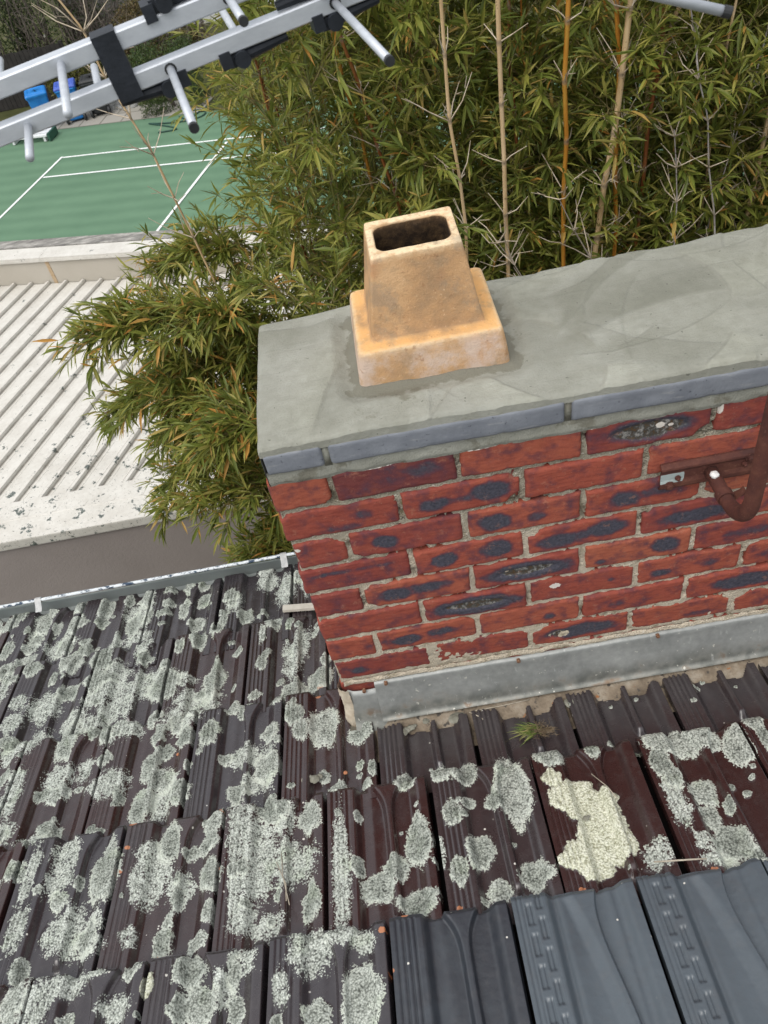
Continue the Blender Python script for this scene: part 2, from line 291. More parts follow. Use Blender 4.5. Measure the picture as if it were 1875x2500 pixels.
def tile(mb, x0, sn, length, style='old', du=.003, dv=.004, tone=None, cut=None, wide=1.):
    us = np.unique(np.round(np.concatenate([np.arange(0, .2335, du), [.0585, .0605, .2285, .2300, .2315, .2335]]), 5))
    vs = np.concatenate([np.arange(0, .012, .002), np.arange(.012, length, dv), [length]])
    U, V = np.meshgrid(us, vs, indexing='ij')
    h = prof(U, V, style)
    jx, js, jh, ja = rng.normal(0, .0012), rng.normal(0, .002), rng.normal(0, .0012), rng.normal(0, .004)
    x = x0 + .002 + U * wide + jx + ja * V * .5; s = sn + js - V + .0012 * (fbm(U * 60, V * 0 + x0 * 9, 5) - .5) * (V < .012)
    s = s + .0025 * np.sin(U / .24 * math.pi * 2 + 1) * np.exp(-V / .02)
    h = h + jh - .0215 * (V / .345) + .0009 * (fbm(x * 40, s * 40, 2) - .5)
    ros, fld, yel, rt = lich_fields(x, s)
    gr = fbm(x * 260, s * 260, 8, 3) - .3
    cr = ss(.05, .22, ros + .35 * (fbm(x * 60, s * 60, 4) - .5)); cy = ss(.02, .2, yel); cf = ss(.1, .5, fld)
    h = h + cr * (.0028 + .0036 * gr) + cy * (.004 + .005 * gr) + cf * (.0008 + .0042 * gr)
    tn = rng.uniform(0, 1) if tone is None else tone
    P = RP(x, s, h); a = dict(ros=ros, fld=fld, yel=yel, chip=np.clip(chip_f(x, s), -1, 1), tone=tn, rtone=rt)
    if cut is not None:
        keep = cut(x, s, h); K = keep[:-1, :-1] & keep[1:, :-1] & keep[1:, 1:] & keep[:-1, 1:]
        n0 = V.shape[1]; i, j = np.nonzero(K); o = i * n0 + j
        mb.add(P.reshape(-1, 3), np.stack([o, o + 1, o + n0 + 1, o + n0], 1)[:, ::-1], **{k: (np.asarray(v).reshape(-1) if np.ndim(v) else v) for k, v in a.items()})
    else:
        mb.grid(P, flip=True, **a)
    # nose face and the two side faces
    low = -.030
    for sl in ((slice(None), 0), (0, slice(None)), (-1, slice(None))):
        xx, s2, hh = x[sl], s[sl], h[sl]
        if cut is not None and not np.all(cut(xx, s2, hh)): 
            if sl[1] == 0: continue
            kk = cut(xx, s2, hh); xx, s2, hh = xx[kk], s2[kk], hh[kk]
            if len(xx) < 2: continue
        lo = np.minimum(hh - .004, low - .0215 * (np.clip(sn - s2, 0, 1) / .345)); V2 = np.stack([RP(xx, s2, hh), RP(xx, s2, lo)], 0)
        mb.grid(V2, flip=(sl[0] != 0 or False), ros=-1., fld=-1., yel=-1., chip=np.broadcast_to(np.clip(chip_f(xx, s2), -1, 1), (2, len(xx))).ravel(), tone=tn, rtone=0.)

roof = thing('tiled_roof', 'roof of glazed brown clay tiles blotched with pale grey-green lichen below the brick chimney', 'roof', (-.3, -.3, -.76))
NOSES = [(.742, 1), (.458, 0), (.112, 1), (-.235, 0), (-.580, 1), (-.925, 0)]
OFF = (-.061, .062)
tl = MB()
def chim_cut(x, s, h): return ~((x > -.006) & (s * CP > -.030))
def side_cut(x, s, h): return ~((x > -.006) & (s * CP > -.070 + .030 * (1 - ss(.05, .075, x)) + .9 * np.clip(h + .030, -.01, .03) + .012 * (vn(x * 45, x * 0, 6) - .5)))
for ri, (sn, o) in enumerate(NOSES):
    for k in range(-8, 6):
        x0 = OFF[o] + .24 * k
        if x0 < -1.95 or x0 > 1.30: continue
        L = .372
        if ri == 4 and -.02 < x0 < .9: continue                     # the three replacement tiles (and one past them)
        coarse = x0 < -1.35 or x0 > 1.0 or ri == 5
        if ri < 2 and x0 > -.02: continue                           # under or behind the stack
        cut = None
        if ri <= 2 and x0 + .24 > -.006: cut = side_cut if ri == 2 else chim_cut
        tn = None
        if ri == 3 and .1 < x0 < .3: tn = .55
        if ri == 3 and x0 > .3: tn = .95
        if ri == 3 and x0 > .6: tn = 1.0
        if ri == 3 and -.1 < x0 < .1: tn = .9
        if ri == 2 and x0 > 0: tn = .35
        tile(tl, x0, sn, L, 'old', *((.006, .012) if coarse else ((.0027, .0033) if ri >= 3 else (.003, .0038))), tone=tn, cut=cut)
tl.build('tiling', M_TILE, roof, smooth=True)
for x0, st, tn, lb in ((.062, 'old', 1.0, 'dark slate-blue tile with plain ribs'), (.304, 'new', 0.0, 'blue-grey tile with dashed ribs'), (.553, 'new', .05, 'blue-grey tile with dashed ribs'), (.795, 'new', .05, 'blue-grey tile with dashed ribs')):
    b = MB(); tile(b, x0, -.576, .40, st, .0016 if st == 'new' else .0022, .0024, tone=tn, wide=1.012 if x0 < .1 else 1.04); b.build('roof_tile', M_GREY, roof, smooth=True, label=lb)
m = Mat('gap_shade_black', .9, .1, (.006, .005, .005))  # near-black colour stands in for the shade in the gaps between tiles
b = MB(); b.grid(RP(*np.meshgrid([-2.1, -.012, 1.6], [-1.35, -.05], indexing='ij'), -.062)); b.grid(RP(*np.meshgrid([-2.1, -.012], [-.05, .735], indexing='ij'), -.062)); b.build('gap_shade_sheet', m.m, roof)
b = MB(); b.box((-2.1, .60, -6.2), (3.2, .62, -1.09)); b.box((-2.1, .62, -1.15), (3.2, .665, -1.07)); b.build('house_wall', simple('old_house_wall', (.3, .26, .2), (.36, .31, .25), 6), roof)
# ------------------------------------------------------------------ chimney
chim = thing('brick_chimney', 'red brick chimney with burnt blue patches and grey cement top on the tiled roof', 'chimney', (.65, .2, -.85))
m = Mat('red_brick', .75, .25)
tone = m.attr('tone'); burn = m.attr('burn'); pale = m.attr('pale'); crust = m.attr('crust')
st = m.noise(1, 6, .65, m.mapv((30, 30, 130))); n1 = m.noise(22, 4); n2 = m.noise(160, 4, .65); n3 = m.noise(75, 4, .7)
c = m.ramp(tone, (0, (.145, .041, .039)), (.35, (.23, .053, .040)), (.7, (.29, .070, .044)), (1, (.345, .104, .058)))
c = m.mix(m.math('MULTIPLY', m.sst(.42, .66, st), .55), c, m.mix(1, c, (.55, .42, .5), 'MULTIPLY'))
c = m.mix(m.math('MULTIPLY', m.sst(.5, .72, n1), .40), c, (.29, .085, .045))
c = m.mix(m.math('MULTIPLY', m.sst(.60, .70, m.noise(48, 5, .75)), .45), c, (.13, .04, .042))
bb = m.math('ADD', burn, m.math('ADD', m.math('MULTIPLY', m.math('SUBTRACT', n3, .5), .55), m.math('MULTIPLY', m.math('SUBTRACT', m.noise(24, 2), .5), 1.3)))
c = m.mix(m.math('MULTIPLY', m.sst(-.1, .35, bb), .9), c, (.095, .034, .046))
c = m.mix(m.math('MULTIPLY', m.sst(.18, .6, bb), .97), c, m.ramp(n2, (.35, (.034, .037, .050)), (.65, (.075, .076, .098))))
cc = m.math('ADD', crust, m.math('MULTIPLY', m.math('SUBTRACT', n3, .5), 1.1))
c = m.mix(m.sst(.3, .55, cc), c, m.ramp(m.noise(100, 4, .7), (.3, (.10, .055, .02)), (.5, (.05, .05, .045)), (.68, (.30, .29, .27))))
c = m.mix(m.math('MULTIPLY', m.sst(.60, .72, m.noise(170, 5, .8)), .6), c, (.42, .24, .18)); c = m.mix(m.math('MULTIPLY', m.sst(.57, .64, m.noise(34, 6, .8)), .35), c, (.36, .17, .11)); c = m.mix(m.math('MULTIPLY', m.sst(.62, .68, m.noise(280, 3, .7)), .5), c, (.05, .02, .02))
pp = m.math('ADD', pale, m.math('MULTIPLY', m.math('SUBTRACT', n2, .5), .9))
c = m.mix(m.sst(.25, .35, pp), c, (.62, .58, .52))
m.base(c); m.rough(m.math('SUBTRACT', .82, m.math('MULTIPLY', m.sst(.2, .6, bb), .35)))
m.bump(m.math('ADD', m.math('MULTIPLY', n2, .5), m.math('MULTIPLY', st, .5)), .55, .0035)
M_BRICK = m.m
# burn patches per brick: (row, brick start in mm) -> (u, v, ru, rv, strength)
BURN = {(1, 120): [(.75, .42, .2, .28, .45), (.45, .6, .25, .2, .25)], (1, 600): [(.5, .47, .42, .40, 1)], (2, 0): [(.72, .45, .09, .2, .4), (.5, .8, .2, .15, .3)],
 (2, 240): [(.27, .55, .15, .27, .8), (.74, .42, .2, .36, 1), (.5, .55, .2, .14, .45)], (3, 120): [(.3, .5, .14, .27, .95)], (3, 360): [(.23, .5, .17, .38, 1.1), (.6, .58, .1, .2, .6)],
 (3, 600): [(.33, .5, .18, .36, .75), (.6, .45, .2, .2, .5), (.85, .5, .08, .2, .3)], (4, 0): [(.3, .28, .25, .12, .5), (.6, .3, .3, .1, .3)], (4, 240): [(.27, .5, .14, .33, 1.1), (.75, .42, .18, .36, 1)],
 (4, 480): [(.28, .58, .24, .3, .85), (.72, .42, .22, .34, .9), (.5, .5, .3, .2, .5)], (4, 720): [(.5, .55, .42, .3, .95)], (5, 120): [(.28, .52, .2, .32, .95), (.6, .42, .28, .25, .65)],
 (5, 360): [(.5, .48, .46, .42, 1.2)], (5, 600): [(.76, .45, .16, .36, .95), (.15, .72, .06, .14, .5)], (5, 840): [(.5, .5, .3, .2, .4)], (6, 240): [(.5, .5, .46, .44, 1.3)], (6, 480): [(.78, .5, .04, .1, .4)],
 (6, 720): [(.22, .6, .13, .2, .7), (.68, .5, .17, .2, .45)], (6, 960): [(.5, .5, .4, .3, .7)], (7, 120): [(.3, .55, .18, .27, .95), (.65, .42, .2, .2, .6)], (7, 360): [(.7, .6, .07, .2, .7)],
 (7, 600): [(.35, .6, .12, .2, .35)], (7, 840): [(.6, .5, .42, .36, 1)], (8, 0): [(.25, .6, .12, .22, .6)], (8, 480): [(.5, .5, .44, .36, 1)], (8, 720): [(.7, .7, .2, .14, .3)]}
CRUST = {(5, 360): [(.5, .5, .32, .2, 1)], (6, 240): [(.5, .5, .34, .2, 1.2)], (8, 480): [(.28, .55, .14, .2, .8)], (1, 600): [(.5, .5, .36, .32, 1.1)]}
TONE = {(1, 0): .85, (1, 120): .05, (1, 360): .8, (1, 600): .3, (1, 840): .4, (2, 0): .55, (2, 240): .6, (2, 480): .7, (2, 720): .8, (3, 0): .55, (3, 120): .45, (3, 360): .8, (3, 600): .7, (3, 840): 1.0, (4, 0): .35, (4, 240): .7,
        (4, 480): .7, (4, 720): .4, (5, 0): .3, (5, 600): .95, (7, 0): .75, (7, 120): .8, (8, 0): .35, (7, 840): .7, (6, 0): .6}
PALE = [(.012, -.190, .009, .007), (.735, -.033, .012, .010), (.755, -.036, .008, .006), (.535, -.455, .018, .012), (.395, -.006, .05, .004), (.60, -.006, .06, .005), (.20, -.004, .05, .004), (.84, -.015, .012, .02)]
def brick(mb, x0, x1, zt, zb, key, du=.0045, org=None, ux=(1, 0, 0), inn=(0, 1, 0), depth=.108):
    """one worn brick; face runs along ux from org, depth along inn"""
    hx, hz = x1 - x0, zt - zb; nu, nv = max(4, int(hx / du)), max(3, int(hz / du))
    # denser at the arrises
    gu = np.unique(np.concatenate([[0, .0018, .004, .007], np.linspace(.011, hx - .011, nu), [hx - .007, hx - .004, hx - .0018, hx]])); gv = np.unique(np.concatenate([[0, .0018, .004, .007], np.linspace(.011, hz - .011, nv), [hz - .007, hz - .004, hz - .0018, hz]]))
    U, V = np.meshgrid(gu, gv, indexing='ij'); sx = rng.uniform(0, 90)
    eu, ev = np.minimum(U, hx - U), np.minimum(V, hz - V); R = .007
    cu, cv = np.clip(R - eu, 0, R), np.clip(R - ev, 0, R); dd = np.hypot(cu, cv)
    dep = R - np.sqrt(np.clip(R * R - np.minimum(dd, R) ** 2, 0, None))
    chipn = fbm(U * 55 + sx, V * 55, 3, 3); ed = np.exp(-np.minimum(eu, ev) / .006)
    dep = dep + ed * np.clip(chipn - .5, 0, 1) * .020 + .0016 * (fbm(U * 28 + sx, V * 28, 6) - .5) + .0007 * (vn(U * 210 + sx, V * 210) - .5)
    tx, tz = rng.normal(0, .006), rng.normal(0, .006); off = rng.normal(0, .0010)
    dep = dep + off + tx * (U - hx / 2) + tz * (V - hz / 2)
    # outline wobble
    wx = .0016 * (vn(V * 40 + sx, V * 0) - .5) * 2; wz = .0018 * (vn(U * 22 + sx, U * 0 + 3) - .5) * 2
    X = x0 + U + wx * (np.exp(-U / .02) + np.exp(-(hx - U) / .02)); Z = zt - V + wz * (np.exp(-V / .015) + np.exp(-(hz - V) / .015))
    # a corner knocked off here and there
    for cx_, cz_ in ((0, hz), (hx, hz), (0, 0), (hx, 0)):
        if rng.random() < .16:
            q = rng.uniform(.01, .026); dd2 = np.hypot((U - cx_) * .8, V - cz_); dep = dep + .012 * (1 - ss(q * .6, q, dd2))
    if key in ((6, 240),): pass
    b = np.zeros_like(U); cr = np.zeros_like(U); pl = np.full_like(U, -1.)
    for (u, v, ru, rv, k) in BURN.get(key, []): b = np.maximum(b, k * (1.05 - ((U / hx - u) / ru) ** 2 - ((V / hz - v) / rv) ** 2))
    for (u, v, ru, rv, k) in CRUST.get(key, []):
        q = k * (1 - ((U / hx - u) / ru) ** 2 - ((V / hz - v) / rv) ** 2); cr = np.maximum(cr, q); dep = dep + .004 * ss(0, .5, q) + .004 * ss(0, .5, q) * (fbm(U * 90, V * 90, 9) - .5)
    for (a, z, ra, rz) in PALE: pl = np.maximum(pl, 1 - np.hypot((X - a) / ra, (Z - z) / rz))
    if org is not None: pl = np.full_like(U, -1.)
    t = TONE.get(key, None); t = rng.uniform(.45, .85) if t is None else t
    o = np.array(org if org is not None else (0, 0, 0), float); ux = np.array(ux, float); inn = np.array(inn, float)
    P = o + X[..., None] * ux + dep[..., None] * inn + Z[..., None] * np.array([0, 0, 1.])
    mb.grid(P, flip=True, tone=t, burn=b, crust=cr, pale=pl)
    for sl in ((slice(None), 0), (slice(None), -1), (0, slice(None)), (-1, slice(None))):
        e = P[sl]; mb.grid(np.stack([e, e + inn * depth]), tone=t, burn=0, crust=0, pale=-1)
WID = 1.31; DEP = .372
br = MB()
ROWN = 11
for row in range(1, ROWN + 1):
    zt = -.086 * (row - 1); zb = zt - .076
    half = row % 2 == 1
    ed = [0.] + ([.115 + .24 * i for i in range(6)] if half else [.235 + .24 * i for i in range(5)]); ed[0] = -.005
    ed = ed + [WID + .005]
    for a, b_ in zip(ed[:-1], ed[1:]):
        j0 = .005 + rng.uniform(-.001, .001); x0 = a + j0; x1 = b_ - j0
        if x1 - x0 < .03: continue
        key = (row, int(round((x0 - .002) / .12)) * 120)
        if a < 0: x0 = rng.normal(0, .0025)
        brick(br, x0, x1, zt, zb, key, .0045 if x0 < .98 else .012)
    # left flank, then right flank and back (coarse)
    e2 = [.005] + ([.235, DEP + .0] if half else [.125, .365]);
    for a, b_ in ((.118, .245), (.255, DEP)) if half else ((.118, .36),):
        brick(br, -b_, -a, zt, zb, (99, 0), .012, org=(0, 0, 0), ux=(0, -1, 0), inn=(1, 0, 0), depth=.05)
        brick(br, a, b_, zt, zb, (99, 0), .02, org=(WID, 0, 0), ux=(0, 1, 0), inn=(-1, 0, 0), depth=.05)
    for i in range(5): brick(br, -WID + .24 * i + (.12 if half else 0), -WID + .23 + .24 * i + (.12 if half else 0), zt, zb, (99, 0), .03, org=(0, DEP, 0), ux=(-1, 0, 0), inn=(0, -1, 0), depth=.05)
br.build('brickwork', M_BRICK, chim, smooth=True)
# lime mortar: a rough sheet a few millimetres back from the brick faces
m = Mat('lime_mortar', .95, .1)
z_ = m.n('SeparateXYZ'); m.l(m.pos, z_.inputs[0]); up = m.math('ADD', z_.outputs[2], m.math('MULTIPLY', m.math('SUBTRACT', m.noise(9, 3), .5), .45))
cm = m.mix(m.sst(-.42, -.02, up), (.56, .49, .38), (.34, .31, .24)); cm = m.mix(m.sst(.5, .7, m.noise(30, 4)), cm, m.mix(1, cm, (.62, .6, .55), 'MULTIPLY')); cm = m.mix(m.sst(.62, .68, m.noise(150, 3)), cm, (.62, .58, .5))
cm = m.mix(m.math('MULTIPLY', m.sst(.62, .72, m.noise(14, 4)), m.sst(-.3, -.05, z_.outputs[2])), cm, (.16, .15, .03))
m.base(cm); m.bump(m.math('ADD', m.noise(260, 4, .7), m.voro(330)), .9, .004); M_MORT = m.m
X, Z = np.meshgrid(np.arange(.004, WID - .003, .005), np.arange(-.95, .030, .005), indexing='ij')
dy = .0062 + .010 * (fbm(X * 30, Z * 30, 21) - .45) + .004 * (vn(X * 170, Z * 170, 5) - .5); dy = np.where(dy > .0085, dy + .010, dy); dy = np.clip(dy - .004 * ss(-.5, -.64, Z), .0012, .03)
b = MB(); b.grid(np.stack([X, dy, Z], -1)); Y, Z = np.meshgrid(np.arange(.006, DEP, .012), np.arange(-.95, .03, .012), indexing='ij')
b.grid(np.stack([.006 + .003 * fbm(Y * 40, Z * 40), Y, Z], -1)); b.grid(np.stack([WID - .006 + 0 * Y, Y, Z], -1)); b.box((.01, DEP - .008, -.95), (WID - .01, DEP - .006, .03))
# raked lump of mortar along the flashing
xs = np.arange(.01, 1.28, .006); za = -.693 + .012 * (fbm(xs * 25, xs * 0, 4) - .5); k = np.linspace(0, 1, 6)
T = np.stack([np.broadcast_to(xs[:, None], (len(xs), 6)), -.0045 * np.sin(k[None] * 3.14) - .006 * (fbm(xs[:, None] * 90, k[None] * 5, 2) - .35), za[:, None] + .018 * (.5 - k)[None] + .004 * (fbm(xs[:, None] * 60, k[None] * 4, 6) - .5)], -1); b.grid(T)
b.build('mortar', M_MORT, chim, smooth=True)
# blue-grey header course under the cement
m = Mat('blue_grey_brick', .6, .35); c = m.ramp(m.noise(14, 5, .6), (.3, (.14, .152, .175)), (.7, (.215, .23, .255))); c = m.mix(m.math('MULTIPLY', m.sst(.66, .7, m.noise(120, 4)), .6), c, (.04, .045, .06)); c = m.mix(m.math('MULTIPLY', m.sst(.6, .7, m.noise(1, 4, .6, m.mapv((20, 20, 160)))), .35), c, (.34, .34, .33)); m.base(c); m.bump(m.noise(140, 4), .35, .003); M_BLUE = m.m
b = MB()
for a, e in ((.010, .116), (.128, .554), (.567, .985), (.998, 1.322)):
    zt0 = .079; zb0 = .032
    gu = np.unique(np.concatenate([[0, .002, .005], np.linspace(.009, e - a - .009, max(8, int((e - a) / .008))), [e - a - .005, e - a - .002, e - a]])); gv = np.array([0, .002, .005, .011, .019, .027, .035, .042, .0455, .0475])
    U, V = np.meshgrid(gu, gv, indexing='ij'); cu = np.clip(.006 - np.minimum(U, e - a - U), 0, 1); cv = np.clip(.006 - np.minimum(V, .0475 - V), 0, 1)
    dep = .006 - np.sqrt(np.clip(.006 ** 2 - np.minimum(np.hypot(cu, cv), .006) ** 2, 0, 1)) + .0016 * (fbm(U * 30 + a * 9, V * 30, 2) - .5) + .010 * np.clip(fbm(U * 45 + a * 7, V * 45, 12) - .56, 0, 1)
    sag = -.008 * (a + U) + .002 * (vn((a + U) * 25, U * 0, 9) - .5)
    P = np.stack([a + U, -.011 + dep, zt0 - V + sag], -1); b.grid(P, flip=True)
    for sl in ((slice(None), 0), (slice(None), -1), (0, slice(None)), (-1, slice(None))): e2 = P[sl]; b.grid(np.stack([e2, e2 + np.array([0, .05, 0])]))
    
ly = [(.02, .19), (.20, .385)]
for a, e in ly: b.box((.010, a if a > .05 else .045, .032), (.05, e, .0775))
b.build('coping_brick', M_BLUE, chim, smooth=True)
# cement flaunching, trowelled
m = Mat('fresh_cement', .9, .15)
wet = m.attr('wet'); lip = m.attr('lip'); n = m.noise(5, 5, .6); n2 = m.noise(38, 5, .65)
c = m.ramp(m.math('ADD', m.math('MULTIPLY', n, .6), m.math('MULTIPLY', n2, .4)), (.32, (.235, .235, .195)), (.5, (.30, .30, .255)), (.68, (.37, .37, .325)))
c = m.mix(m.math('MULTIPLY', m.sst(.42, .60, m.math('ADD', wet, m.math('ADD', m.math('MULTIPLY', m.math('SUBTRACT', m.noise(22, 4, .65), .5), 1.5), m.math('MULTIPLY', m.math('SUBTRACT', n2, .5), .5)))), .8), c, (.185, .175, .135))
c = m.mix(m.math('MULTIPLY', m.sst(.45, .9, m.math('ADD', lip, m.math('MULTIPLY', m.math('SUBTRACT', n2, .5), 2.2))), .16), c, (.15, .15, .125)); c = m.mix(m.math('ADD', m.math('MULTIPLY', m.attr('patch'), .9), m.math('MULTIPLY', m.math('SUBTRACT', n2, .5), .6)), c, m.mix(1, c, (.74, .74, .71), 'MULTIPLY')); c = m.mix(m.math('MULTIPLY', m.attr('patch'), -.9), c, m.mix(1, c, (1.12, 1.12, 1.1), 'MULTIPLY'))
c = m.mix(m.math('MULTIPLY', m.sst(.72, .75, m.noise(85, 2)), .7), c, (.09, .09, .07))
c = m.mix(m.math('MULTIPLY', m.sst(.5, .7, m.noise(1, 5, .65, m.mapv((9, 60, 30), (0, 0, .5)))), .22), c, (.2, .2, .165))
m.base(c); m.bump(m.math('ADD', m.noise(230, 5, .75), m.math('MULTIPLY', m.noise(30, 4), .8)), .85, .0035); M_CEM = m.m
PC = (.3425, .222); PHX, PHY = .1400, .1190
X, Y = np.meshgrid(np.arange(.006, 1.3225, .0034), np.arange(-.008, .3935, .0034), indexing='ij')
dx, dyy = np.abs(X - PC[0]) - PHX, np.abs(Y - PC[1]) - PHY; dist = np.hypot(np.clip(dx, 0, 9), np.clip(dyy, 0, 9))
H = .0805 - .006 * X + .006 * ss(0, .13, Y) * (1 - .4 * ss(.2, .39, Y)) + .012 * ss(.45, 1.2, X) * ss(.05, .3, Y)
H = H + .013 * np.exp(-(dist / .018) ** 1.3) * (.5 + .9 * fbm(X * 18, Y * 18, 31)) + .006 * np.exp(-(dist / .07) ** 2)
lipm = np.zeros_like(X); patm = np.zeros_like(X); g2 = np.random.default_rng(5)
for i in range(34):                                                 # overlapping trowel sweeps
    cx, cy, R = g2.uniform(0, 1.3), g2.uniform(-.5, .9), g2.uniform(.12, .7); d = np.hypot(X - cx, Y - cy) - R + .02 * (fbm(X * 9 + i, Y * 9, i) - .5)
    an = np.arctan2(Y - cy, X - cx); gate = ss(.35, .6, vn(an * 2.6 + i * 5, an * 0, i + 40)) * ss(.01, .05, dist); patm += gate * g2.uniform(-1, 1) * ss(-.003, .003, d) * (1 - ss(.0, .13, d))
    H += gate * g2.uniform(.001, .0045) * (ss(-.004, .0015, d) - .6 * ss(0, .09, d)); lipm = np.maximum(lipm, gate * np.exp(-(d / .0035) ** 2))
H += .004 * (fbm(X * 6, Y * 8, 70, 3) - .5) + .0012 * (fbm(X * 45, Y * 70, 71) - .5)
edge = np.exp(-(Y + .008) / .006); H -= .006 * edge ** 2 + .006 * np.exp(-(.393 - Y) / .006) ** 2 + .006 * np.exp(-(X - .006) / .006) ** 2
H -= .0025 * edge * (fbm(X * 40, X * 0, 8) - .3) * 2
Yw = Y + .003 * (fbm(X * 30, X * 0, 3) - .5) * np.exp(-(Y + .008) / .02) + .003 * (fbm(X * 7, X * 0, 33) - .5) * np.exp(-(.3935 - Y) / .03)
wetv = np.exp(-(dist / .028) ** 1.5) * .85 + .35 * np.exp(-((X - .25) / .15) ** 2 - ((Y - .05) / .04) ** 2) + .3 * edge
P = np.stack([X + .0015 * (fbm(Y * 25, Y * 0, 4) - .5) * np.exp(-(X - .006) / .01), Yw, H], -1)
b = MB(); b.grid(P, flip=True, wet=wetv, lip=lipm, patch=np.clip(patm, -1, 1))
for sl in ((slice(None), 0), (slice(None), -1), (0, slice(None)), (-1, slice(None))):
    e2 = P[sl]; lo = e2.copy(); lo[:, 2] = .0745 - .008 * lo[:, 0] if sl[1] == 0 else .028; b.grid(np.stack([e2, lo]), wet=.2, lip=0.)
X2, Z2 = np.meshgrid(np.arange(.006, 1.31, .005), np.linspace(-.004, .0335, 11), indexing='ij')
dd = -.0035 + .006 * (fbm(X2 * 40, Z2 * 60, 17) - .5) + .004 * ss(.006, -.003, Z2)
b.grid(np.stack([X2, dd, Z2 - .008 * X2 + .005 * (fbm(X2 * 26, Z2 * 0, 18) - .5) * ss(.012, -.004, Z2)], -1), wet=.25 + .3 * fbm(X2 * 12, Z2 * 12, 4), lip=0.)
for xj in (.122, .5605, .9915): b.box((xj - .007, -.0045, .026), (xj + .007, .03, .0755 - .008 * xj), wet=.6, lip=0.)
Y3, Z3 = np.meshgrid(np.linspace(-.003, .385, 40), np.linspace(-.004, .034, 8), indexing='ij'); b.grid(np.stack([.005 + .003 * (fbm(Y3 * 40, Z3 * 40) - .5), Y3, Z3], -1), wet=.2, lip=0.)
b.box((.008, .383, -.004), (1.318, .389, .03), wet=.3, lip=0.)
for (lx, lyy, lr) in ((.30, .058, .010), (.315, .060, .007), (.47, .095, .008), (.95, .3, .004), (.97, .05, .004)):   # droppings of cement
    k = np.linspace(0, 1, 7); an = np.linspace(0, 2 * math.pi, 13); K, A_ = np.meshgrid(k, an, indexing='ij'); rr = lr * (1 + .3 * np.sin(A_ * 3 + lx * 50)) * K
    b.grid(np.stack([lx + rr * np.cos(A_), lyy + .6 * rr * np.sin(A_), .0925 - .006 * lx + lr * .55 * (1 - K ** 2)], -1), wet=.7, lip=0.)
b.build('cement_cap', M_CEM, chim, smooth=True)

# ------------------------------------------------------------------ terracotta pot
pot = thing('chimney_pot', 'buff terracotta chimney pot, a tapered hood on a stepped base, bedded in grey cement', 'chimney pot', (PC[0], PC[1], .09))
m = Mat('terracotta', .8, .2); n = m.noise(12, 5, .6); n2 = m.noise(60, 5, .7); soot = m.attr('soot')
c = m.ramp(n, (.3, (.36, .235, .135)), (.5, (.55, .33, .165)), (.7, (.66, .42, .225)))
c = m.mix(m.math('MULTIPLY', m.sst(.50, .70, m.noise(19, 4, .6)), .75), c, (.36, .25, .15))
c = m.mix(m.math('MULTIPLY', m.sst(.56, .74, m.noise(8, 3)), .6), c, (.52, .22, .10)); c = m.mix(m.math('MULTIPLY', m.attr('step'), m.sst(.2, .55, n)), c, (.78, .44, .17))
pk = m.attr('pink'); c = m.mix(m.math('MULTIPLY', pk, m.sst(.36, .62, m.noise(16, 5, .65))), c, (.62, .48, .385))
c = m.mix(m.math('MULTIPLY', m.attr('rim'), m.sst(.25, .6, n2)), c, (.86, .68, .44))
c = m.mix(m.math('MULTIPLY', m.sst(.60, .7, n2), .5), c, (.30, .15, .075)); c = m.mix(m.math('MULTIPLY', m.sst(.60, .68, m.noise(190, 4, .75)), .5), c, (.80, .60, .40)); c = m.mix(m.math('MULTIPLY', m.sst(.54, .68, m.noise(13, 5, .7)), .45), c, (.30, .25, .19))
c = m.mix(m.sst(.3, .7, m.math('ADD', soot, m.math('MULTIPLY', m.math('SUBTRACT', n2, .5), .6))), c, m.ramp(n2, (.4, (.028, .018, .012)), (.62, (.085, .052, .026)), (.72, (.22, .13, .06))))
m.base(c); m.bump(m.math('ADD', m.noise(240, 4, .75), m.noise(40, 3)), .8, .003); M_TERRA = m.m
def rrect(hx, hy, r, n=40):
    """rounded rectangle as 4n points"""
    out = []
    for (sx, sy, a0) in ((1, -1, -90), (1, 1, 0), (-1, 1, 90), (-1, -1, 180)):
        for i in range(n):
            t = i / n; a = math.radians(a0 + 90 * min(1, t * 2)) if t < .5 else None
            if a is not None: out.append((sx * (hx - r) + r * math.cos(a), sy * (hy - r) + r * math.sin(a)))
            else:
                k = (t - .5) * 2; a = math.radians(a0 + 90); p = np.array((sx * (hx - r) + r * math.cos(a), sy * (hy - r) + r * math.sin(a)))
                nx = {(1, -1): (1, 1), (1, 1): (-1, 1), (-1, 1): (-1, -1), (-1, -1): (1, -1)}[(sx, sy)]
                q = np.array((nx[0] * (hx - r) + r * math.cos(a), nx[1] * (hy - r) + r * math.sin(a))); out.append(tuple(p + (q - p) * k))
    return np.array(out)
secs = [(.060, .1395, .1185, .010, 0, 1, 0), (.085, .1405, .1195, .010, 0, 1, 0), (.11, .1395, .1180, .011, 0, 1, 0), (.135, .1370, .1160, .011, 0, 1, 0), (.152, .1345, .1138, .011, 0, .9, 0), (.162, .1325, .1120, .011, 0, .6, .2), (.1665, .1308, .1105, .011, 0, .1, .6), (.1688, .1275, .1075, .011, 0, -1, .4), (.1696, .1220, .1020, .010, 0, -1, .1), (.1700, .1130, .0930, .008, 0, -1, 0),
        (.1715, .1060, .0868, .006, 0, -.7, 0), (.176, .1028, .0845, .005, 0, 0, 0)]
for i in range(1, 15):
    t = i / 15; secs.append((.176 + (.3215 - .176) * t, .1028 + (.0795 - .1028) * t, .0845 + (.0672 - .0845) * t, .005, 0, 0, 0))
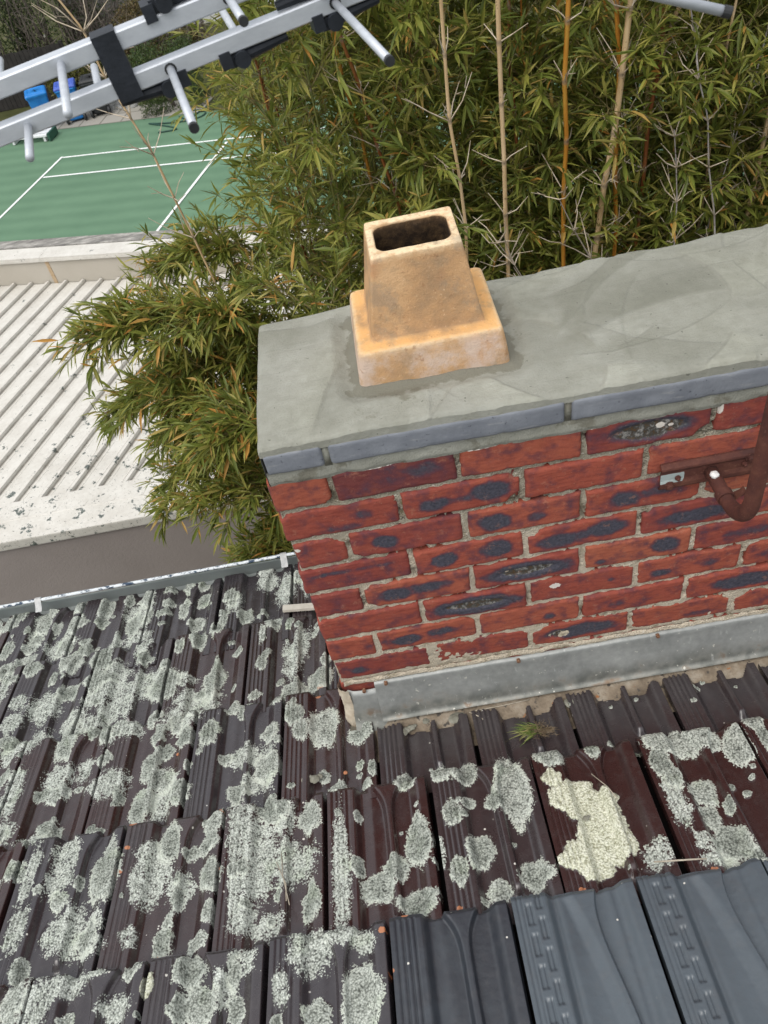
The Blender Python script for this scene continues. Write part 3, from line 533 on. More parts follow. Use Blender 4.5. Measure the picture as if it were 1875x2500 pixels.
secs += [(.3215, .0795, .0672, .005, 0, 0, .5), (.3240, .0785, .0662, .005, 0, 0, 1), (.3250, .0765, .0642, .006, 0, 0, 1), (.3252, .0720, .0560, .012, 0, 0, 1), (.3250, .0685, .0500, .018, 0, 0, 1), (.3238, .0665, .0475, .020, .15, 0, .6), (.3205, .0655, .0465, .021, .6, 0, 0), (.30, .066, .047, .021, .8, 0, 0), (.26, .069, .050, .02, .8, 0, 0), (.20, .074, .054, .02, .9, 0, 0), (.10, .08, .06, .02, 1, 0, 0), (.05, .05, .04, .02, 1, 0, 0), (.05, .002, .002, .001, 1, 0, 0)]
G = []; so = []; pkk = []; rm = []
for (z, hx, hy, r, s_, p_, q_) in secs:
    pp = rrect(hx, hy, r, 26); pp = np.vstack([pp, pp[:1]]); zz = np.full(len(pp), z)
    f = fbm(pp[:, 0] * 30 + 5, pp[:, 1] * 30 + z * 60, 8, 4) - .5; sc = 1 + (.010 if .06 < z < .32 else .014) * f
    if abs(z - .325) < .004: zz = zz + .003 * (fbm(pp[:, 0] * 55, pp[:, 1] * 55, 3) - .5)
    G.append(np.stack([PC[0] + pp[:, 0] * sc, PC[1] + pp[:, 1] * sc, zz], -1)); so.append(np.full(len(pp), s_)); pkk.append(np.full(len(pp), p_)); rm.append(np.full(len(pp), q_))
b = MB(); b.grid(np.array(G), soot=np.array(so), pink=np.clip(np.array(pkk), 0, 1), step=np.clip(-np.array(pkk), 0, 1), rim=np.array(rm))
o = b.build('pot_body', M_TERRA, pot, smooth=True)

# ------------------------------------------------------------------ lead flashing and the valley tray
m = Mat('weathered_zinc', .5, .5, metal=.35); c = m.ramp(m.math('ADD', m.math('MULTIPLY', m.noise(7, 5, .6), .6), m.math('MULTIPLY', m.noise(60, 4), .4)), (.35, (.235, .245, .235)), (.6, (.35, .36, .345)), (.75, (.46, .47, .45)))
zz = m.n('SeparateXYZ'); m.l(m.pos, zz.inputs[0]); low = m.sst(-.76, -.815, m.math('ADD', zz.outputs[2], m.math('MULTIPLY', m.math('SUBTRACT', m.noise(12, 4), .5), .07)))
c = m.mix(m.math('MULTIPLY', low, .8), c, m.ramp(m.noise(26, 4), (.4, (.11, .115, .10)), (.6, (.25, .245, .215)), (.72, (.20, .12, .06)))); c = m.mix(m.math('MULTIPLY', m.sst(.6, .7, m.noise(1, 5, .7, m.mapv((70, 70, 14)))), .4), c, (.55, .57, .55)); c = m.mix(m.sst(.68, .7, m.noise(70, 3)), c, (.55, .54, .48))
m.base(c); m.bump(m.noise(30, 4), .15, .004); M_ZINC = m.m
b = MB()
xs = np.arange(.083, 1.34, .006); prf = [(-.002, -.700), (-.010, -.701), (-.0125, -.705), (-.0125, -.716), (-.016, -.735), (-.022, -.760), (-.029, -.785), (-.034, -.803), (-.0355, -.810), (-.037, -.816), (-.041, -.820), (-.045, -.822), (-.048, -.8225)]
G = np.zeros((len(xs), len(prf), 3))
for j, (y, z) in enumerate(prf):
    wv = .003 * (fbm(xs * 7, xs * 0 + z * 4, 3) - .5); G[:, j] = np.stack([xs, y + wv, z + .008 * (fbm(xs * 8, xs * 0, 9) - .5) * (j < 5)], -1)
b.grid(G); e2 = G[0]; b.grid(np.stack([e2, e2 + np.array([0, .012, 0])]))
b.build('flashing', M_ZINC, chim, smooth=True)
b = MB(); xs = np.linspace(.012, .092, 16); G = np.zeros((16, 9, 3))
for j, (y, z) in enumerate(((-.003, -.722), (-.011, -.724), (-.014, -.735), (-.017, -.76), (-.022, -.79), (-.028, -.815), (-.036, -.828), (-.048, -.832), (-.055, -.834))):
    G[:, j] = np.stack([xs, y - .005 * np.sin((xs - .012) / .08 * math.pi) ** .5 + .004 * ss(.03, .012, xs), np.full(16, z) - .004 * (xs - .012) / .08], -1)
b.grid(G); b.grid(np.stack([G[-1], G[-1] + np.array([0, .01, 0])])); b.grid(np.stack([G[0], G[0] + np.array([0, .012, 0])])); b.build('corner_flashing', M_ZINC, chim, smooth=True)
# mortar fillet at the corner
b = MB(); Zf, A_ = np.meshgrid(np.linspace(-.86, -.70, 26), np.linspace(-.3, 3.4, 12), indexing='ij'); rr = .016 + .012 * fbm(Zf * 40, A_ * 2, 5) + .010 * ss(-.76, -.86, Zf)
b.grid(np.stack([.006 - rr * np.sin(A_) * .9 + .006, .004 - rr * np.cos(A_), Zf], -1)); b.build('mortar_fillet', simple('cream_mortar', (.46, .38, .28), (.60, .53, .42), 40, .95, .9, 180), chim, smooth=True)
b = MB()
for x, z in ((.112, -.700), (.055, -.717), (.44, -.703), (.78, -.701), (1.1, -.70)):
    an = np.linspace(0, 2 * math.pi, 13)
    for r1, r2, y1, y2 in ((.0045, .0045, -.010, -.019), (.0045, .0022, -.019, -.0195), (.0022, .0018, -.0195, -.015), (.0018, .0001, -.015, -.015)):
        b.grid(np.stack([np.stack([x + r1 * np.cos(an), an * 0 + y1, z + r1 * np.sin(an)], -1), np.stack([x + r2 * np.cos(an), an * 0 + y2, z + r2 * np.sin(an)], -1)]))
b.build('fixing', simple('rusty_steel', (.12, .05, .025), (.26, .15, .09), 200), chim)
m = Mat('silted_tray', .75, .3); c = m.ramp(m.noise(18, 5, .65), (.3, (.11, .085, .06)), (.5, (.22, .175, .125)), (.7, (.34, .30, .24))); c = m.mix(m.sst(.6, .68, m.noise(60, 4)), c, (.07, .06, .05)); c = m.mix(m.sst(.66, .7, m.noise(24, 3)), c, (.30, .13, .05)); m.base(c); m.bump(m.noise(120, 4), .6, .004)
b = MB(); X, Y = np.meshgrid(np.arange(.05, 1.34, .01), np.linspace(-.15, -.028, 16), indexing='ij'); b.grid(np.stack([X, Y, Z0 - Y * SP / CP - .040 + .026 * ss(-.095, -.035, Y) + .004 * (fbm(X * 20, Y * 30, 4) - .5)], -1)); b.build('tray', m.m, chim, smooth=True)
# pale strip of flashing left of the stack
b = MB(); c0 = RP(-.205, .506, -.006); c1 = RP(-.02, .470, -.002); ax = (c1 - c0) / 2; b.obox((c0 + c1) / 2, ax, (0, .012, -.002), (0, .0012, .004)); b.build('side_flashing', simple('cream_strip', (.42, .39, .33), (.52, .49, .43), 30), chim)
# ------------------------------------------------------------------ rusty mast bracket on the chimney
m = Mat('rusted_paint', .75, .35); n = m.noise(26, 5, .65); c = m.ramp(n, (.3, (.055, .020, .016)), (.5, (.085, .028, .020)), (.7, (.13, .050, .032))); c = m.mix(m.math('MULTIPLY', m.sst(.6, .7, m.noise(150, 4, .7)), .6), c, (.22, .11, .075)); c = m.mix(m.sst(.40, .50, m.math('ADD', m.attr('paint'), m.math('MULTIPLY', m.math('SUBTRACT', m.noise(60, 3), .5), .3))), c, (.33, .38, .37)); m.base(c); m.bump(m.noise(220, 4, .7), .5, .002); M_RUST = m.m
bk = thing('mast_bracket', 'rusty brown antenna mast bracket, a bent tube on a plate bolted across the bricks', 'bracket', (.84, 0, -.165))
zs = [-.198, -.194, -.188, -.180, -.170, -.160, -.150, -.142, -.138, -.132]; ys = [-.003, -.010, -.0135, -.0135, -.0105, -.0105, -.0105, -.0135, -.0125, -.004]
xs = np.linspace(.742, .937, 60); X, J = np.meshgrid(xs, np.arange(len(zs)), indexing='ij'); P = np.stack([X, np.array(ys)[J], np.array(zs)[J]], -1)
pt = 1.2 * (1 - ss(.9, 1.1, np.hypot(np.clip(X - .775, 0, 9) / .014, (P[..., 2] + .165) / .014))) * (P[..., 2] < -.145) * (P[..., 2] > -.186)
b = MB(); b.grid(P, paint=pt); b.grid(P + np.array([0, .0035, 0]), flip=True, paint=0.)
for sl in ((0, slice(None)), (-1, slice(None)), (slice(None), 0), (slice(None), -1)): b.grid(np.stack([P[sl], P[sl] + np.array([0, .0035, 0])]), paint=0.)
b.build('plate', M_RUST, bk)
b = MB(); R = .085; pts = [(.84, -.008, -.165), (.84, -.05, -.165), (.84, -.09, -.166)]
for i in range(1, 15): a = math.pi / 2 * i / 14; pts.append((.84, -.09 - R * math.sin(a), -.166 + R * (1 - math.cos(a))))
pts += [(.84, -.175, .05), (.84, -.175, .35), (.84, -.175, .75)]
rr = [.0135] * 3 + [.0135 + .002 * math.sin(math.pi * i / 15) for i in range(14)] + [.0145, .0145, .0145]
b.tube(pts, rr, 24, paint=0.); b.build('tube', M_RUST, bk, smooth=True)
for (x, z) in ((.760, -.183), (.914, -.145), (.775, -.165), (.905, -.160)):
    b = MB(); an = np.linspace(0, 2 * math.pi, 17); big = z in (-.183, -.145); k = 1 if big else .55
    G = [(.0105 * k, -.012), (.0105 * k, -.0145), (.0068 * k, -.015), (.0068 * k, -.019), (.004 * k, -.0205), (.0003, -.0205)]
    b.grid(np.array([np.stack([x + r * np.cos(an), an * 0 + y, z + r * np.sin(an)], -1) for r, y in G]), paint=0.)
    b.build('bolt', M_RUST, bk)
b = MB(); an = np.linspace(-.2, 5.6, 40)
for r0, r1 in ((.0142, .0165),):
    G = np.array([[(.84 + r * math.cos(t), y, -.1655 + r * math.sin(t)) for t in an] for r, y in ((r0, -.072), (r1, -.072), (r1, -.089), (r0, -.089))]); b.grid(G, paint=0.)
for t0, sgn in ((an[0], 1), (an[-1], 1)):
    c0 = np.array([.84 + .0155 * math.cos(t0), -.0805, -.1655 + .0155 * math.sin(t0)]); t = np.linspace(0, 1, 9); bend = np.stack([c0[0] + .022 * t, c0[1] + .0 * t + (.012 * t if t0 < 0 else -.004 * t), c0[2] + (.026 * t ** 1.6 if t0 > 0 else -.007 * t)], -1)
    b.grid(np.stack([bend + np.array([0, -.0075, 0]), bend + np.array([0, .0075, 0])]), paint=0.)
b.tube([(.852, -.0805, -.178), (.905, -.075, -.168), (.95, -.075, -.158)], .0025, 8, paint=0.)
b.build('clamp_strap', M_RUST, bk, smooth=False)
b = MB(); A_, B_ = np.meshgrid(np.linspace(0, math.pi, 12), np.linspace(0, 2 * math.pi, 19), indexing='ij'); rr = .0085 * (1 + .5 * (fbm(A_ * 3, B_ * 2, 3) - .45))
b.grid(np.stack([.836 + rr * np.sin(A_) * np.cos(B_), -.036 + rr * np.sin(A_) * np.sin(B_), -.150 + .7 * rr * np.cos(A_)], -1)); b.build('dropping', simple('white_guano', (.62, .62, .60), (.75, .75, .73), 100), bk, smooth=True)

# ------------------------------------------------------------------ gutter along the eave
M_GUT = Mat('gutter_paint', .42, .5); c = M_GUT.ramp(M_GUT.noise(5, 4), (.35, (.33, .37, .36)), (.65, (.42, .46, .45))); c = M_GUT.mix(M_GUT.math('MULTIPLY', M_GUT.sst(.55, .7, M_GUT.noise(40, 5, .7)), .3), c, (.18, .20, .19)); M_GUT.base(c)
gt = thing('gutter', 'pale grey-green metal gutter with a flaking blue-white rim along the eave of the tiles', 'gutter', (-.6, .76, -1.06))
gp = [(.705, -1.12), (.703, -1.125), (.712, -1.125), (.800, -1.125), (.815, -1.11), (.815, -1.062), (.806, -1.058), (.806, -1.052), (.797, -1.048), (.797, -1.041), (.790, -1.037), (.790, -1.030), (.784, -1.026)]
gp = [(y - .0625, z + .034) for y, z in gp]
xs = np.linspace(-2.1, 1.6, 60); b = MB(); b.grid(np.array([[(x, y + .0015 * math.sin(x * 9), z) for y, z in gp] for x in xs])); b.build('trough', M_GUT.m, gt)
m = Mat('flaking_blue_paint', .6, .3); m.base(m.mix(m.sst(.50, .56, m.noise(55, 6, .75, m.mapv((.5, 1, 1)))), (.66, .70, .72), (.035, .06, .10)))
b = MB(); b.tube([(x, .7275, -.9865) for x in xs], .0055, 8); b.grid(np.array([[(x, .724, -.990), (x, .734, -.986), (x, .739, -.990)] for x in xs])); b.build('rim', m.m, gt, smooth=True)
for i, x in enumerate((-1.83, -1.055, -.205, .62)):
    b = MB(); b.grid(np.array([[(x - w, y, z) for w in (-.011, .011)] for y, z in ((.690, -1.004), (.702, -1.000), (.716, -.988), (.7275, -.978), (.7365, -.982), (.7375, -.998))])); b.build('gutter_bracket', simple('bracket_zinc', (.36, .37, .365), (.50, .50, .49), 50, .45) if i == 0 else bpy.data.materials['bracket_zinc'], gt)

# ------------------------------------------------------------------ litter on the tiles
def blob(b, c, r, fl=.45, seed=0, n=9):
    A_, B_ = np.meshgrid(np.linspace(0, math.pi / 2, n), np.linspace(0, 2 * math.pi, 2 * n + 1), indexing='ij'); rr = r * (1 + .55 * (fbm(np.cos(B_) * 1.5 + seed, np.sin(B_) * 1.5 + A_, seed) - .45))
    x = c[0] + rr * np.sin(A_) * np.cos(B_); s = c[1] + rr * np.sin(A_) * np.sin(B_); b.grid(RP(x, s, c[2] + rr * fl * np.cos(A_)))
m = simple('dried_cement', (.16, .155, .12), (.27, .265, .22), 60, .95, .8, 240)
lumps = [(.125, -.078, .016, 'largest dried cement lump on the tile under the flashing corner'), (.150, -.066, .010, 'small cement lump beside the largest lump under the flashing corner'), (.265, -.060, .018, 'dark cement lump on the tiles in front of the brick wall'), (.19, -.052, .010, 'round cement crumb close under the flashing'), (.55, -.075, .015, 'flat cement smear on the dark tile right of the grass tuft'),
         (.105, -.585, .012, 'cement splash on the nose of the slate-blue tile'), (-.120, -.175, .012, 'grey cement crumb on the lichen ridge left of the chimney foot'), (-.095, -.178, .013, 'grey cement clod on the rib left of the chimney foot'), (-.045, .255, .017, 'round grey cement lump on the tile beside the chimney flank'), (.50, -.41, .007, 'tiny cement crumb in the groove left of the yellow lichen'), (-.13, .10, .012, 'brown cement flake near the lichen beside the chimney')]
for i, (x, s, r, lb) in enumerate(lumps):
    b = MB(); vz = -.0175 - .0215 * .4
    blob(b, (x, s, vz + .004), r, .45, i + 3); blob(b, (x + r * .9, s + r * .5, vz + .003), r * .6, .5, i + 30); tag(b.build('cement_lump', m, None, smooth=True, loc=tuple(RP(x, s, vz))), lb, 'cement lump', 'cement lumps on the tiles')
m = simple('orange_chip', (.36, .14, .07), (.48, .22, .11), 90, .9)
for i, (x, s, r, lb) in enumerate([(-.302, -.385, .006, 'orange clay chip below the round lichen patch on the lower left tile'), (-.11, -.07, .005, 'orange clay chip on the lichen at the chimney corner'), (-.46, -.02, .005, 'orange clay chip among the grey lichen on the left'), (-.02, -.175, .0055, 'orange clay chip at the nose of a tile below the chimney corner')]):
    b = MB(); blob(b, (x, s, -.022), r, .8, i + 50, 6); tag(b.build('clay_chip', m, None, loc=tuple(RP(x, s, -.022))), lb, 'clay chip')
# tuft of grass growing from the tile joint
tf = thing('grass_tuft', 'small green grass tuft with dry roots growing from the tiles before the chimney', 'grass tuft', tuple(RP(.45, -.145, -.03)))
b = MB(); b2 = MB(); g2 = np.random.default_rng(3); ct = np.array(RP(.462, -.142, -.026))
for i in range(150):
    a = g2.uniform(0, 6.28); d = np.array([math.cos(a) * .8 - .1, math.sin(a) * .5 - .3, g2.uniform(.1, 1)]); L = g2.uniform(.012, .038); p0 = ct + np.array([g2.normal(0, .013), g2.normal(0, .008), g2.uniform(-.003, .004)]); t = np.linspace(0, 1, 4)[:, None]
    b2.tube(p0 + d * L * t + g2.normal(0, .004, (4, 3)) * t, [.0007, .0006, .0005, .0002], 3, cap=False)
for i in range(70):
    a = g2.uniform(2.2, 4.2); d = np.array([math.cos(a), math.sin(a) * .45, .35 + g2.uniform(-.3, .7)]); d /= np.linalg.norm(d); L = g2.uniform(.03, .065); p0 = ct + np.array([g2.normal(-.012, .009), g2.normal(0, .006), 0]); t = np.linspace(0, 1, 6)[:, None]
    P = p0 + d * L * t + np.array([0, 0, -.35]) * L * t ** 2.2; sd_ = np.cross(d, [0, 0, 1.]); w = .0013 * (1 - t ** 2); b.grid(np.stack([P - sd_ * w, P + sd_ * w]), rnd=g2.uniform(0, 1))
m = Mat('grass_blade', .5, .3); m.base(m.ramp(m.attr('rnd'), (.1, (.06, .11, .02)), (.6, (.13, .18, .04)), (.9, (.34, .30, .12)))); b.build('blades', m.m, tf, smooth=True); b2.build('roots', simple('dry_root', (.10, .07, .04), (.24, .18, .11), 200, .9, 0), tf)
m = simple('dry_twig', (.30, .26, .2), (.46, .41, .33), 80, .8)
for i, (P, r, lb) in enumerate([([(.315, -.052, .002), (.38, -.050, .001), (.455, -.047, .003)], .0016, 'pale straight twig lying in the gully below the flashing'), ([(.30, -.055, .004), (.325, -.075, .001), (.34, -.095, -.004)], .0014, 'short crooked twig crossing the pale twig below the flashing'), ([(.54, -.31, .004), (.565, -.35, .002), (.575, -.385, .004)], .0011, 'grey stalk lying on the yellow lichen'), ([(.60, -.545, .003), (.66, -.552, .004), (.70, -.556, .003)], .0018, 'straw stalk caught at the nose of the blue-grey tile'), ([(-.175, -.40, .0), (-.150, -.46, .004), (-.147, -.50, .006)], .0012, 'pine-like dry stalk in the lichen of the lower tiles'), ([(-.165, -.38, .0), (-.158, -.44, .002), (-.14, -.51, .005)], .001, 'second dry stalk crossing in the lichen of the lower tiles')]):
    b = MB(); b.tube(np.array([RP(x, s, h - (.018 if s > -.1 else .012)) for x, s, h in P]), r, 6); tag(b.build('twig', m, None, smooth=True, loc=tuple(RP(P[1][0], P[1][1], P[1][2] - .015))), lb, 'twig')

# ------------------------------------------------------------------ ground, court, paving
ZG = -6.2
m = Mat('ground_soil', .95, .1); m.base(m.ramp(m.noise(1.3, 6, .65), (.35, (.045, .05, .02)), (.55, (.07, .075, .03)), (.7, (.12, .10, .07)))); m.bump(m.noise(18, 5), .6, .03)
b = MB(); b.grid(np.array([[(x, y, ZG - .012) for y in np.linspace(-30, 220, 12)] for x in np.linspace(-120, 120, 12)])); struct('ground', b, m.m)
D1 = np.array([.9749, -.2225, 0]); D2 = np.array([-.309, -.951, 0]); FARP = np.array([-4.335, 21.287, ZG])
m = Mat('green_turf', .85, .15); rotv = m.mapv((1, 1, 1), (0, 0, math.radians(12.9))); wv = m.n('TexWave'); wv.inputs['Scale'].default_value = .62; wv.inputs['Distortion'].default_value = 1.6; wv.inputs['Detail'].default_value = 3; wv.inputs['Detail Scale'].default_value = 3; wv.bands_direction = 'Y'; m.l(rotv, wv.inputs['Vector'])
c = m.ramp(m.math('ADD', m.math('MULTIPLY', wv.outputs['Fac'], .25), m.math('MULTIPLY', m.noise(.8, 4), .75)), (.3, (.098, .178, .112)), (.7, (.125, .218, .138))); c = m.mix(m.math('MULTIPLY', m.sst(.55, .75, m.noise(14, 4, .7)), .3), c, (.10, .20, .13)); m.base(c); m.bump(m.noise(150, 3), .4, .006)
def para(b, o, a, d, la0, la1, ld0, ld1, z):
    P = [o + a * x + d * y for x, y in ((la0, ld0), (la1, ld0), (la1, ld1), (la0, ld1))]; P = [(p[0], p[1], z) for p in P]; b.add(P, [(0, 1, 2, 3)])
b = MB(); para(b, FARP, D1, D2, -14, 22, 0, 18, ZG); struct('tennis_court', b, m.m)
m = simple('court_line_paint', (.72, .74, .72), (.84, .85, .84), 12, .8, 0)
b = MB(); A0 = np.array([-6.792, 19.908, ZG]); nl = np.array([D1[1], -D1[0], 0])
dA = np.array([-.301, -.954, 0]); dR = np.array([-.317, -.948, 0])
def line(p, d, L0, L1, w=.06, z=.004):
    d = d / np.linalg.norm(d); n = np.array([-d[1], d[0], 0]) * w / 2; q = [p + d * L0 - n, p + d * L1 - n, p + d * L1 + n, p + d * L0 + n]; b.add([(i[0], i[1], ZG + z) for i in q], [(0, 1, 2, 3)])
line(A0, np.array([.974, -.226, 0]), 0, 14); line(np.array([-7.09, 18.884, ZG]), np.array([.973, -.231, 0]), .03, 14, z=.008); line(A0, dA, -.03, 14, z=.012); line(np.array([-2.872, 17.879, ZG]), dR, -.9, 14, z=.016)
struct('court_lines', b, m)
m = Mat('concrete_paver', .9, .2); v = m.n('TexBrick'); v.inputs['Scale'].default_value = 1; v.inputs['Brick Width'].default_value = .6; v.inputs['Row Height'].default_value = .6; v.inputs['Mortar Size'].default_value = .02; v.inputs['Color1'].default_value = (.30, .285, .25, 1); v.inputs['Color2'].default_value = (.36, .34, .305, 1); v.inputs['Mortar'].default_value = (.14, .13, .11, 1); m.l(m.mapv((1, 1, 1), (0, 0, math.radians(12.9))), v.inputs['Vector']); m.base(m.mix(m.math('MULTIPLY', m.noise(3, 5), .4), v.outputs['Color'], (.2, .19, .16)))
b = MB(); para(b, FARP, D1, -D2, -14, 1.0, .0, 1.05, ZG + .002); para(b, FARP + D1 * -1.6, D1, np.array([.13, .99, 0]), -.45, .55, 1.0, 9, ZG + .006); struct('path', b, m.m)

# ------------------------------------------------------------------ neighbour's building: flat white ribbed roof
nb = thing('neighbour_garage', 'low taupe-walled building with a white ribbed metal roof speckled with dark lichen', 'building', (-2, 5, ZG))
ZR = -2.9
m = Mat('white_roof_paint', .55, .4); dirt = m.noise(5, 5, .6); yy = m.n('SeparateXYZ'); m.l(m.pos, yy.inputs[0]); near = m.sst(5.6, 3.2, yy.outputs[1])
c = m.ramp(m.math('ADD', m.math('MULTIPLY', dirt, .6), m.math('MULTIPLY', m.noise(30, 4, .65), .4)), (.35, (.50, .475, .425)), (.6, (.61, .59, .54)))
sp = m.math('ADD', m.math('MULTIPLY', m.noise(9, 3), .62), m.math('MULTIPLY', m.noise(34, 4, .7), .45)); sp = m.math('ADD', sp, m.math('MULTIPLY', near, .055))
c = m.mix(m.sst(.672, .69, sp), c, m.ramp(m.noise(80, 3), (.4, (.05, .06, .055)), (.6, (.17, .19, .17))))
sp2 = m.math('ADD', m.noise(65, 3, .7), m.math('MULTIPLY', near, .08)); c = m.mix(m.math('MULTIPLY', m.sst(.715, .73, sp2), .8), c, (.12, .12, .10)); c = m.mix(m.math('MULTIPLY', m.sst(.35, .95, m.math('ADD', m.attr('dirt'), m.math('MULTIPLY', m.math('SUBTRACT', m.noise(16, 4), .5), .6))), .62), c, (.16, .14, .11)); m.base(c); M_WROOF = m.m
rd = np.array([.38, .925, 0]); rd /= np.linalg.norm(rd); rp = np.array([rd[1], -rd[0], 0])
wd = np.array([.9642, -.2651, 0]); wp = np.array([-2.14, 6.60, 0]); wn = np.array([-.2651, -.9642, 0])
b = MB(); o0 = np.array([-2.061, 3.469, 0]); pitch = .2135 * (rp[0] / 1.0) if False else .2135
ribp = [(-.020, 0), (-.0125, .031), (.0125, .031), (.020, 0)]
cols = []
for k in range(-26, 22):
    for (w, h) in [(-pitch / 2 + .02, 0), (-.055, 0), (-.052, .003), (-.046, .003), (-.043, 0)] + ribp + [(.043, 0), (.046, .003), (.052, .003), (.055, 0)]: cols.append((k * pitch * .947 + w, h))
G = np.zeros((len(cols), 2, 3)); ok = []
for i, (w, h) in enumerate(cols):
    p = o0 + rp * w
    t0 = (3.30 - p[1]) / rd[1]; t1 = ((wp - p) @ wn) / (rd @ wn)
    a_ = p + rd * t0; e_ = p + rd * (t1 - .01); G[i] = [(a_[0], a_[1], ZR + h), (e_[0], e_[1], ZR + h)]
b.grid(G, dirt=np.array([[1. if abs(abs(w % (pitch * .947) if w % (pitch * .947) < .1 else (w % (pitch * .947)) - pitch * .947) - .020) < .002 and h == 0 else 0.] * 2 for w, h in cols])); b.build('roof_sheet', M_WROOF, nb)
b = MB()                                                            # folded capping over the near parapet
x0, x1 = -7, 4.2
cp = [(3.085, ZR - .062), (3.083, ZR + .0), (3.085, ZR + .012), (3.285, ZR + .024), (3.292, ZR + .028), (3.44, ZR + .034), (3.475, ZR + .034), (3.48, ZR + .005)]
b.grid(np.array([[(x, y, z) for y, z in cp] for x in np.linspace(x0, x1, 40)])); b.box((x0, 3.089, ZR - .072), (x1, 3.095, ZR - .0625)); b.build('capping', M_WROOF, nb)
m = Mat('taupe_render', .92, .15); m.base(m.ramp(m.noise(2.2, 4), (.3, (.255, .224, .208)), (.7, (.285, .252, .235)))); m.bump(m.noise(60, 4, .7), .5, .006)
b = MB(); b.box((x0, 3.11, ZG), (x1, 3.28, ZR - .03)); b.build('wall', m.m, nb)
m = Mat('cream_render', .85, .2); m.base(m.ramp(m.noise(1.5, 4), (.3, (.40, .365, .305)), (.7, (.47, .435, .375)))); m.bump(m.noise(70, 3), .2, .004); M_CREAM = m.m
b = MB()
def wbox(b, l0, l1, n0, n1, z0, z1):
    c = wp + wd * (l0 + l1) / 2 + wn * (n0 + n1) / 2; c[2] = (z0 + z1) / 2; b.obox(c, wd * (l1 - l0) / 2, wn * (n1 - n0) / 2, (0, 0, (z1 - z0) / 2))
wbox(b, -6, 7, -.30, 0, ZG, -2.62); b.build('parapet_wall', M_CREAM, nb)
b = MB(); wbox(b, -.905, -.865, 0, .005, ZR - .02, -2.646); b.build('rust_streak', simple('stained_joint', (.36, .25, .14), (.5, .38, .25), 30), nb)
b = MB(); wbox(b, -6, -.935, -.195, .02, -2.622, -2.600); wbox(b, -.932, 7, -.195, .02, -2.622, -2.600); wbox(b, -6, -.935, .013, .024, -2.645, -2.6215); wbox(b, -.932, 7, .013, .024, -2.645, -2.6215); b.build('parapet_capping', M_WROOF, nb)
m = Mat('mottled_stone', .9, .2); m.base(m.ramp(m.noise(5, 6, .7, m.mapv((1, 3, 1), (0, 0, .5))), (.3, (.10, .095, .09)), (.5, (.24, .23, .21)), (.68, (.44, .42, .385)))); m.bump(m.noise(30, 5), .5, .01)
b = MB(); wbox(b, -6, 7, -.36, -.20, -2.62, -2.592); b.build('stone_coping', m.m, nb)
# ------------------------------------------------------------------ bins, hose, bush and hedge beyond the court
def bin_(x, y, rz, m, lab, tone, ml):
    t = thing('wheelie_bin', lab, 'wheelie bin', (x, y, ZG + .006), 'wheelie bins at the edge of the court'); c, s = math.cos(rz), math.sin(rz)
    w = lambda P: np.stack([x + P[..., 0] * c - P[..., 1] * s, y + P[..., 0] * s + P[..., 1] * c, ZG + .006 + P[..., 2]], -1)
    def loft(secs):
        G = []
        for z, hx, y0, y1 in secs:
            q = rrect(hx, (y1 - y0) / 2, .04, 6); q = np.vstack([q, q[:1]]); G.append(np.stack([q[:, 0], q[:, 1] + (y0 + y1) / 2, np.full(len(q), z)], -1))
        return w(np.array(G))
    b = MB(); b.grid(loft([(.05, .001, 0, .01), (.05, .19, -.17, .20), (.08, .20, -.19, .22), (.30, .215, -.22, .24), (.74, .25, -.27, .27), (.80, .255, -.28, .275), (.80, .275, -.30, .29), (.835, .275, -.30, .29), (.835, .24, -.26, .25)])); b.build('body', m, t, smooth=False)
    b = MB(); b.grid(loft([(.838, .28, -.32, .30), (.87, .28, -.32, .30), (.90, .26, -.30, .28), (.915, .20, -.22, .24), (.90, .17, -.19, .2), (.90, .001, 0, .01)])); b.build('lid', ml, t)
    b = MB(); b.tube(w(np.array([[-.22, .33, .80], [-.22, .36, .83], [.22, .36, .83], [.22, .33, .80]])), .016, 6); b.build('handle', m, t)
    for sx in (-1, 1):
        b = MB(); an = np.linspace(0, 2 * math.pi, 21)
        b.grid(w(np.array([np.stack([an * 0 + sx * xx, .25 + r * np.cos(an), .10 + r * np.sin(an)], -1) for xx, r in ((.205, .01), (.205, .10), (.215, .105), (.255, .105), (.265, .095), (.262, .05), (.258, .01))]))); b.build('wheel', M_BLK, t)
M_BLK = simple('black_plastic', (.012, .013, .014), (.03, .032, .034), 30, .5, .1)
mb_ = simple('blue_plastic', (.012, .15, .46), (.02, .20, .55), 8, .4, 0); mb2 = simple('blue_lid_plastic', (.012, .17, .52), (.02, .22, .60), 8, .35, 0); mb3 = simple('violet_blue_plastic', (.05, .10, .42), (.07, .13, .50), 8, .4, 0)
bin_(-7.56, 22.35, .25, mb_, 'blue wheelie bin standing apart on the paving at the far left of the court', 0, mb2)
bin_(-6.80, 22.45, 3.3, mb_, 'blue wheelie bin with violet-blue lid, wheels turned to the green court', 0, mb3)
bin_(-6.12, 22.55, 3.2, M_BLK, 'black wheelie bin beside the blue bin at the edge of the court', 0, M_BLK)
fr = thing('white_trestle', 'low white frame lying on the edge of the green court by the bins', 'trestle', (-7.9, 21.6, ZG))
m = simple('white_plastic', (.66, .67, .68), (.76, .77, .78), 8, .4, 0); b = MB(); cc = np.array([-7.85, 21.55, ZG + .01])
for k in (-.18, 0, .18): b.obox(cc + D1 * 0 + np.array([.22, .97, 0]) * k + np.array([0, 0, .14]), D1 * .55, np.array([.22, .97, 0]) * .06, (0, 0, .02))
b.build('slats', m, fr); b = MB()
for k in (-.45, .45): b.obox(cc + D1 * k + np.array([0, 0, .06]), D1 * .03, np.array([.22, .97, 0]) * .22, (0, 0, .058))
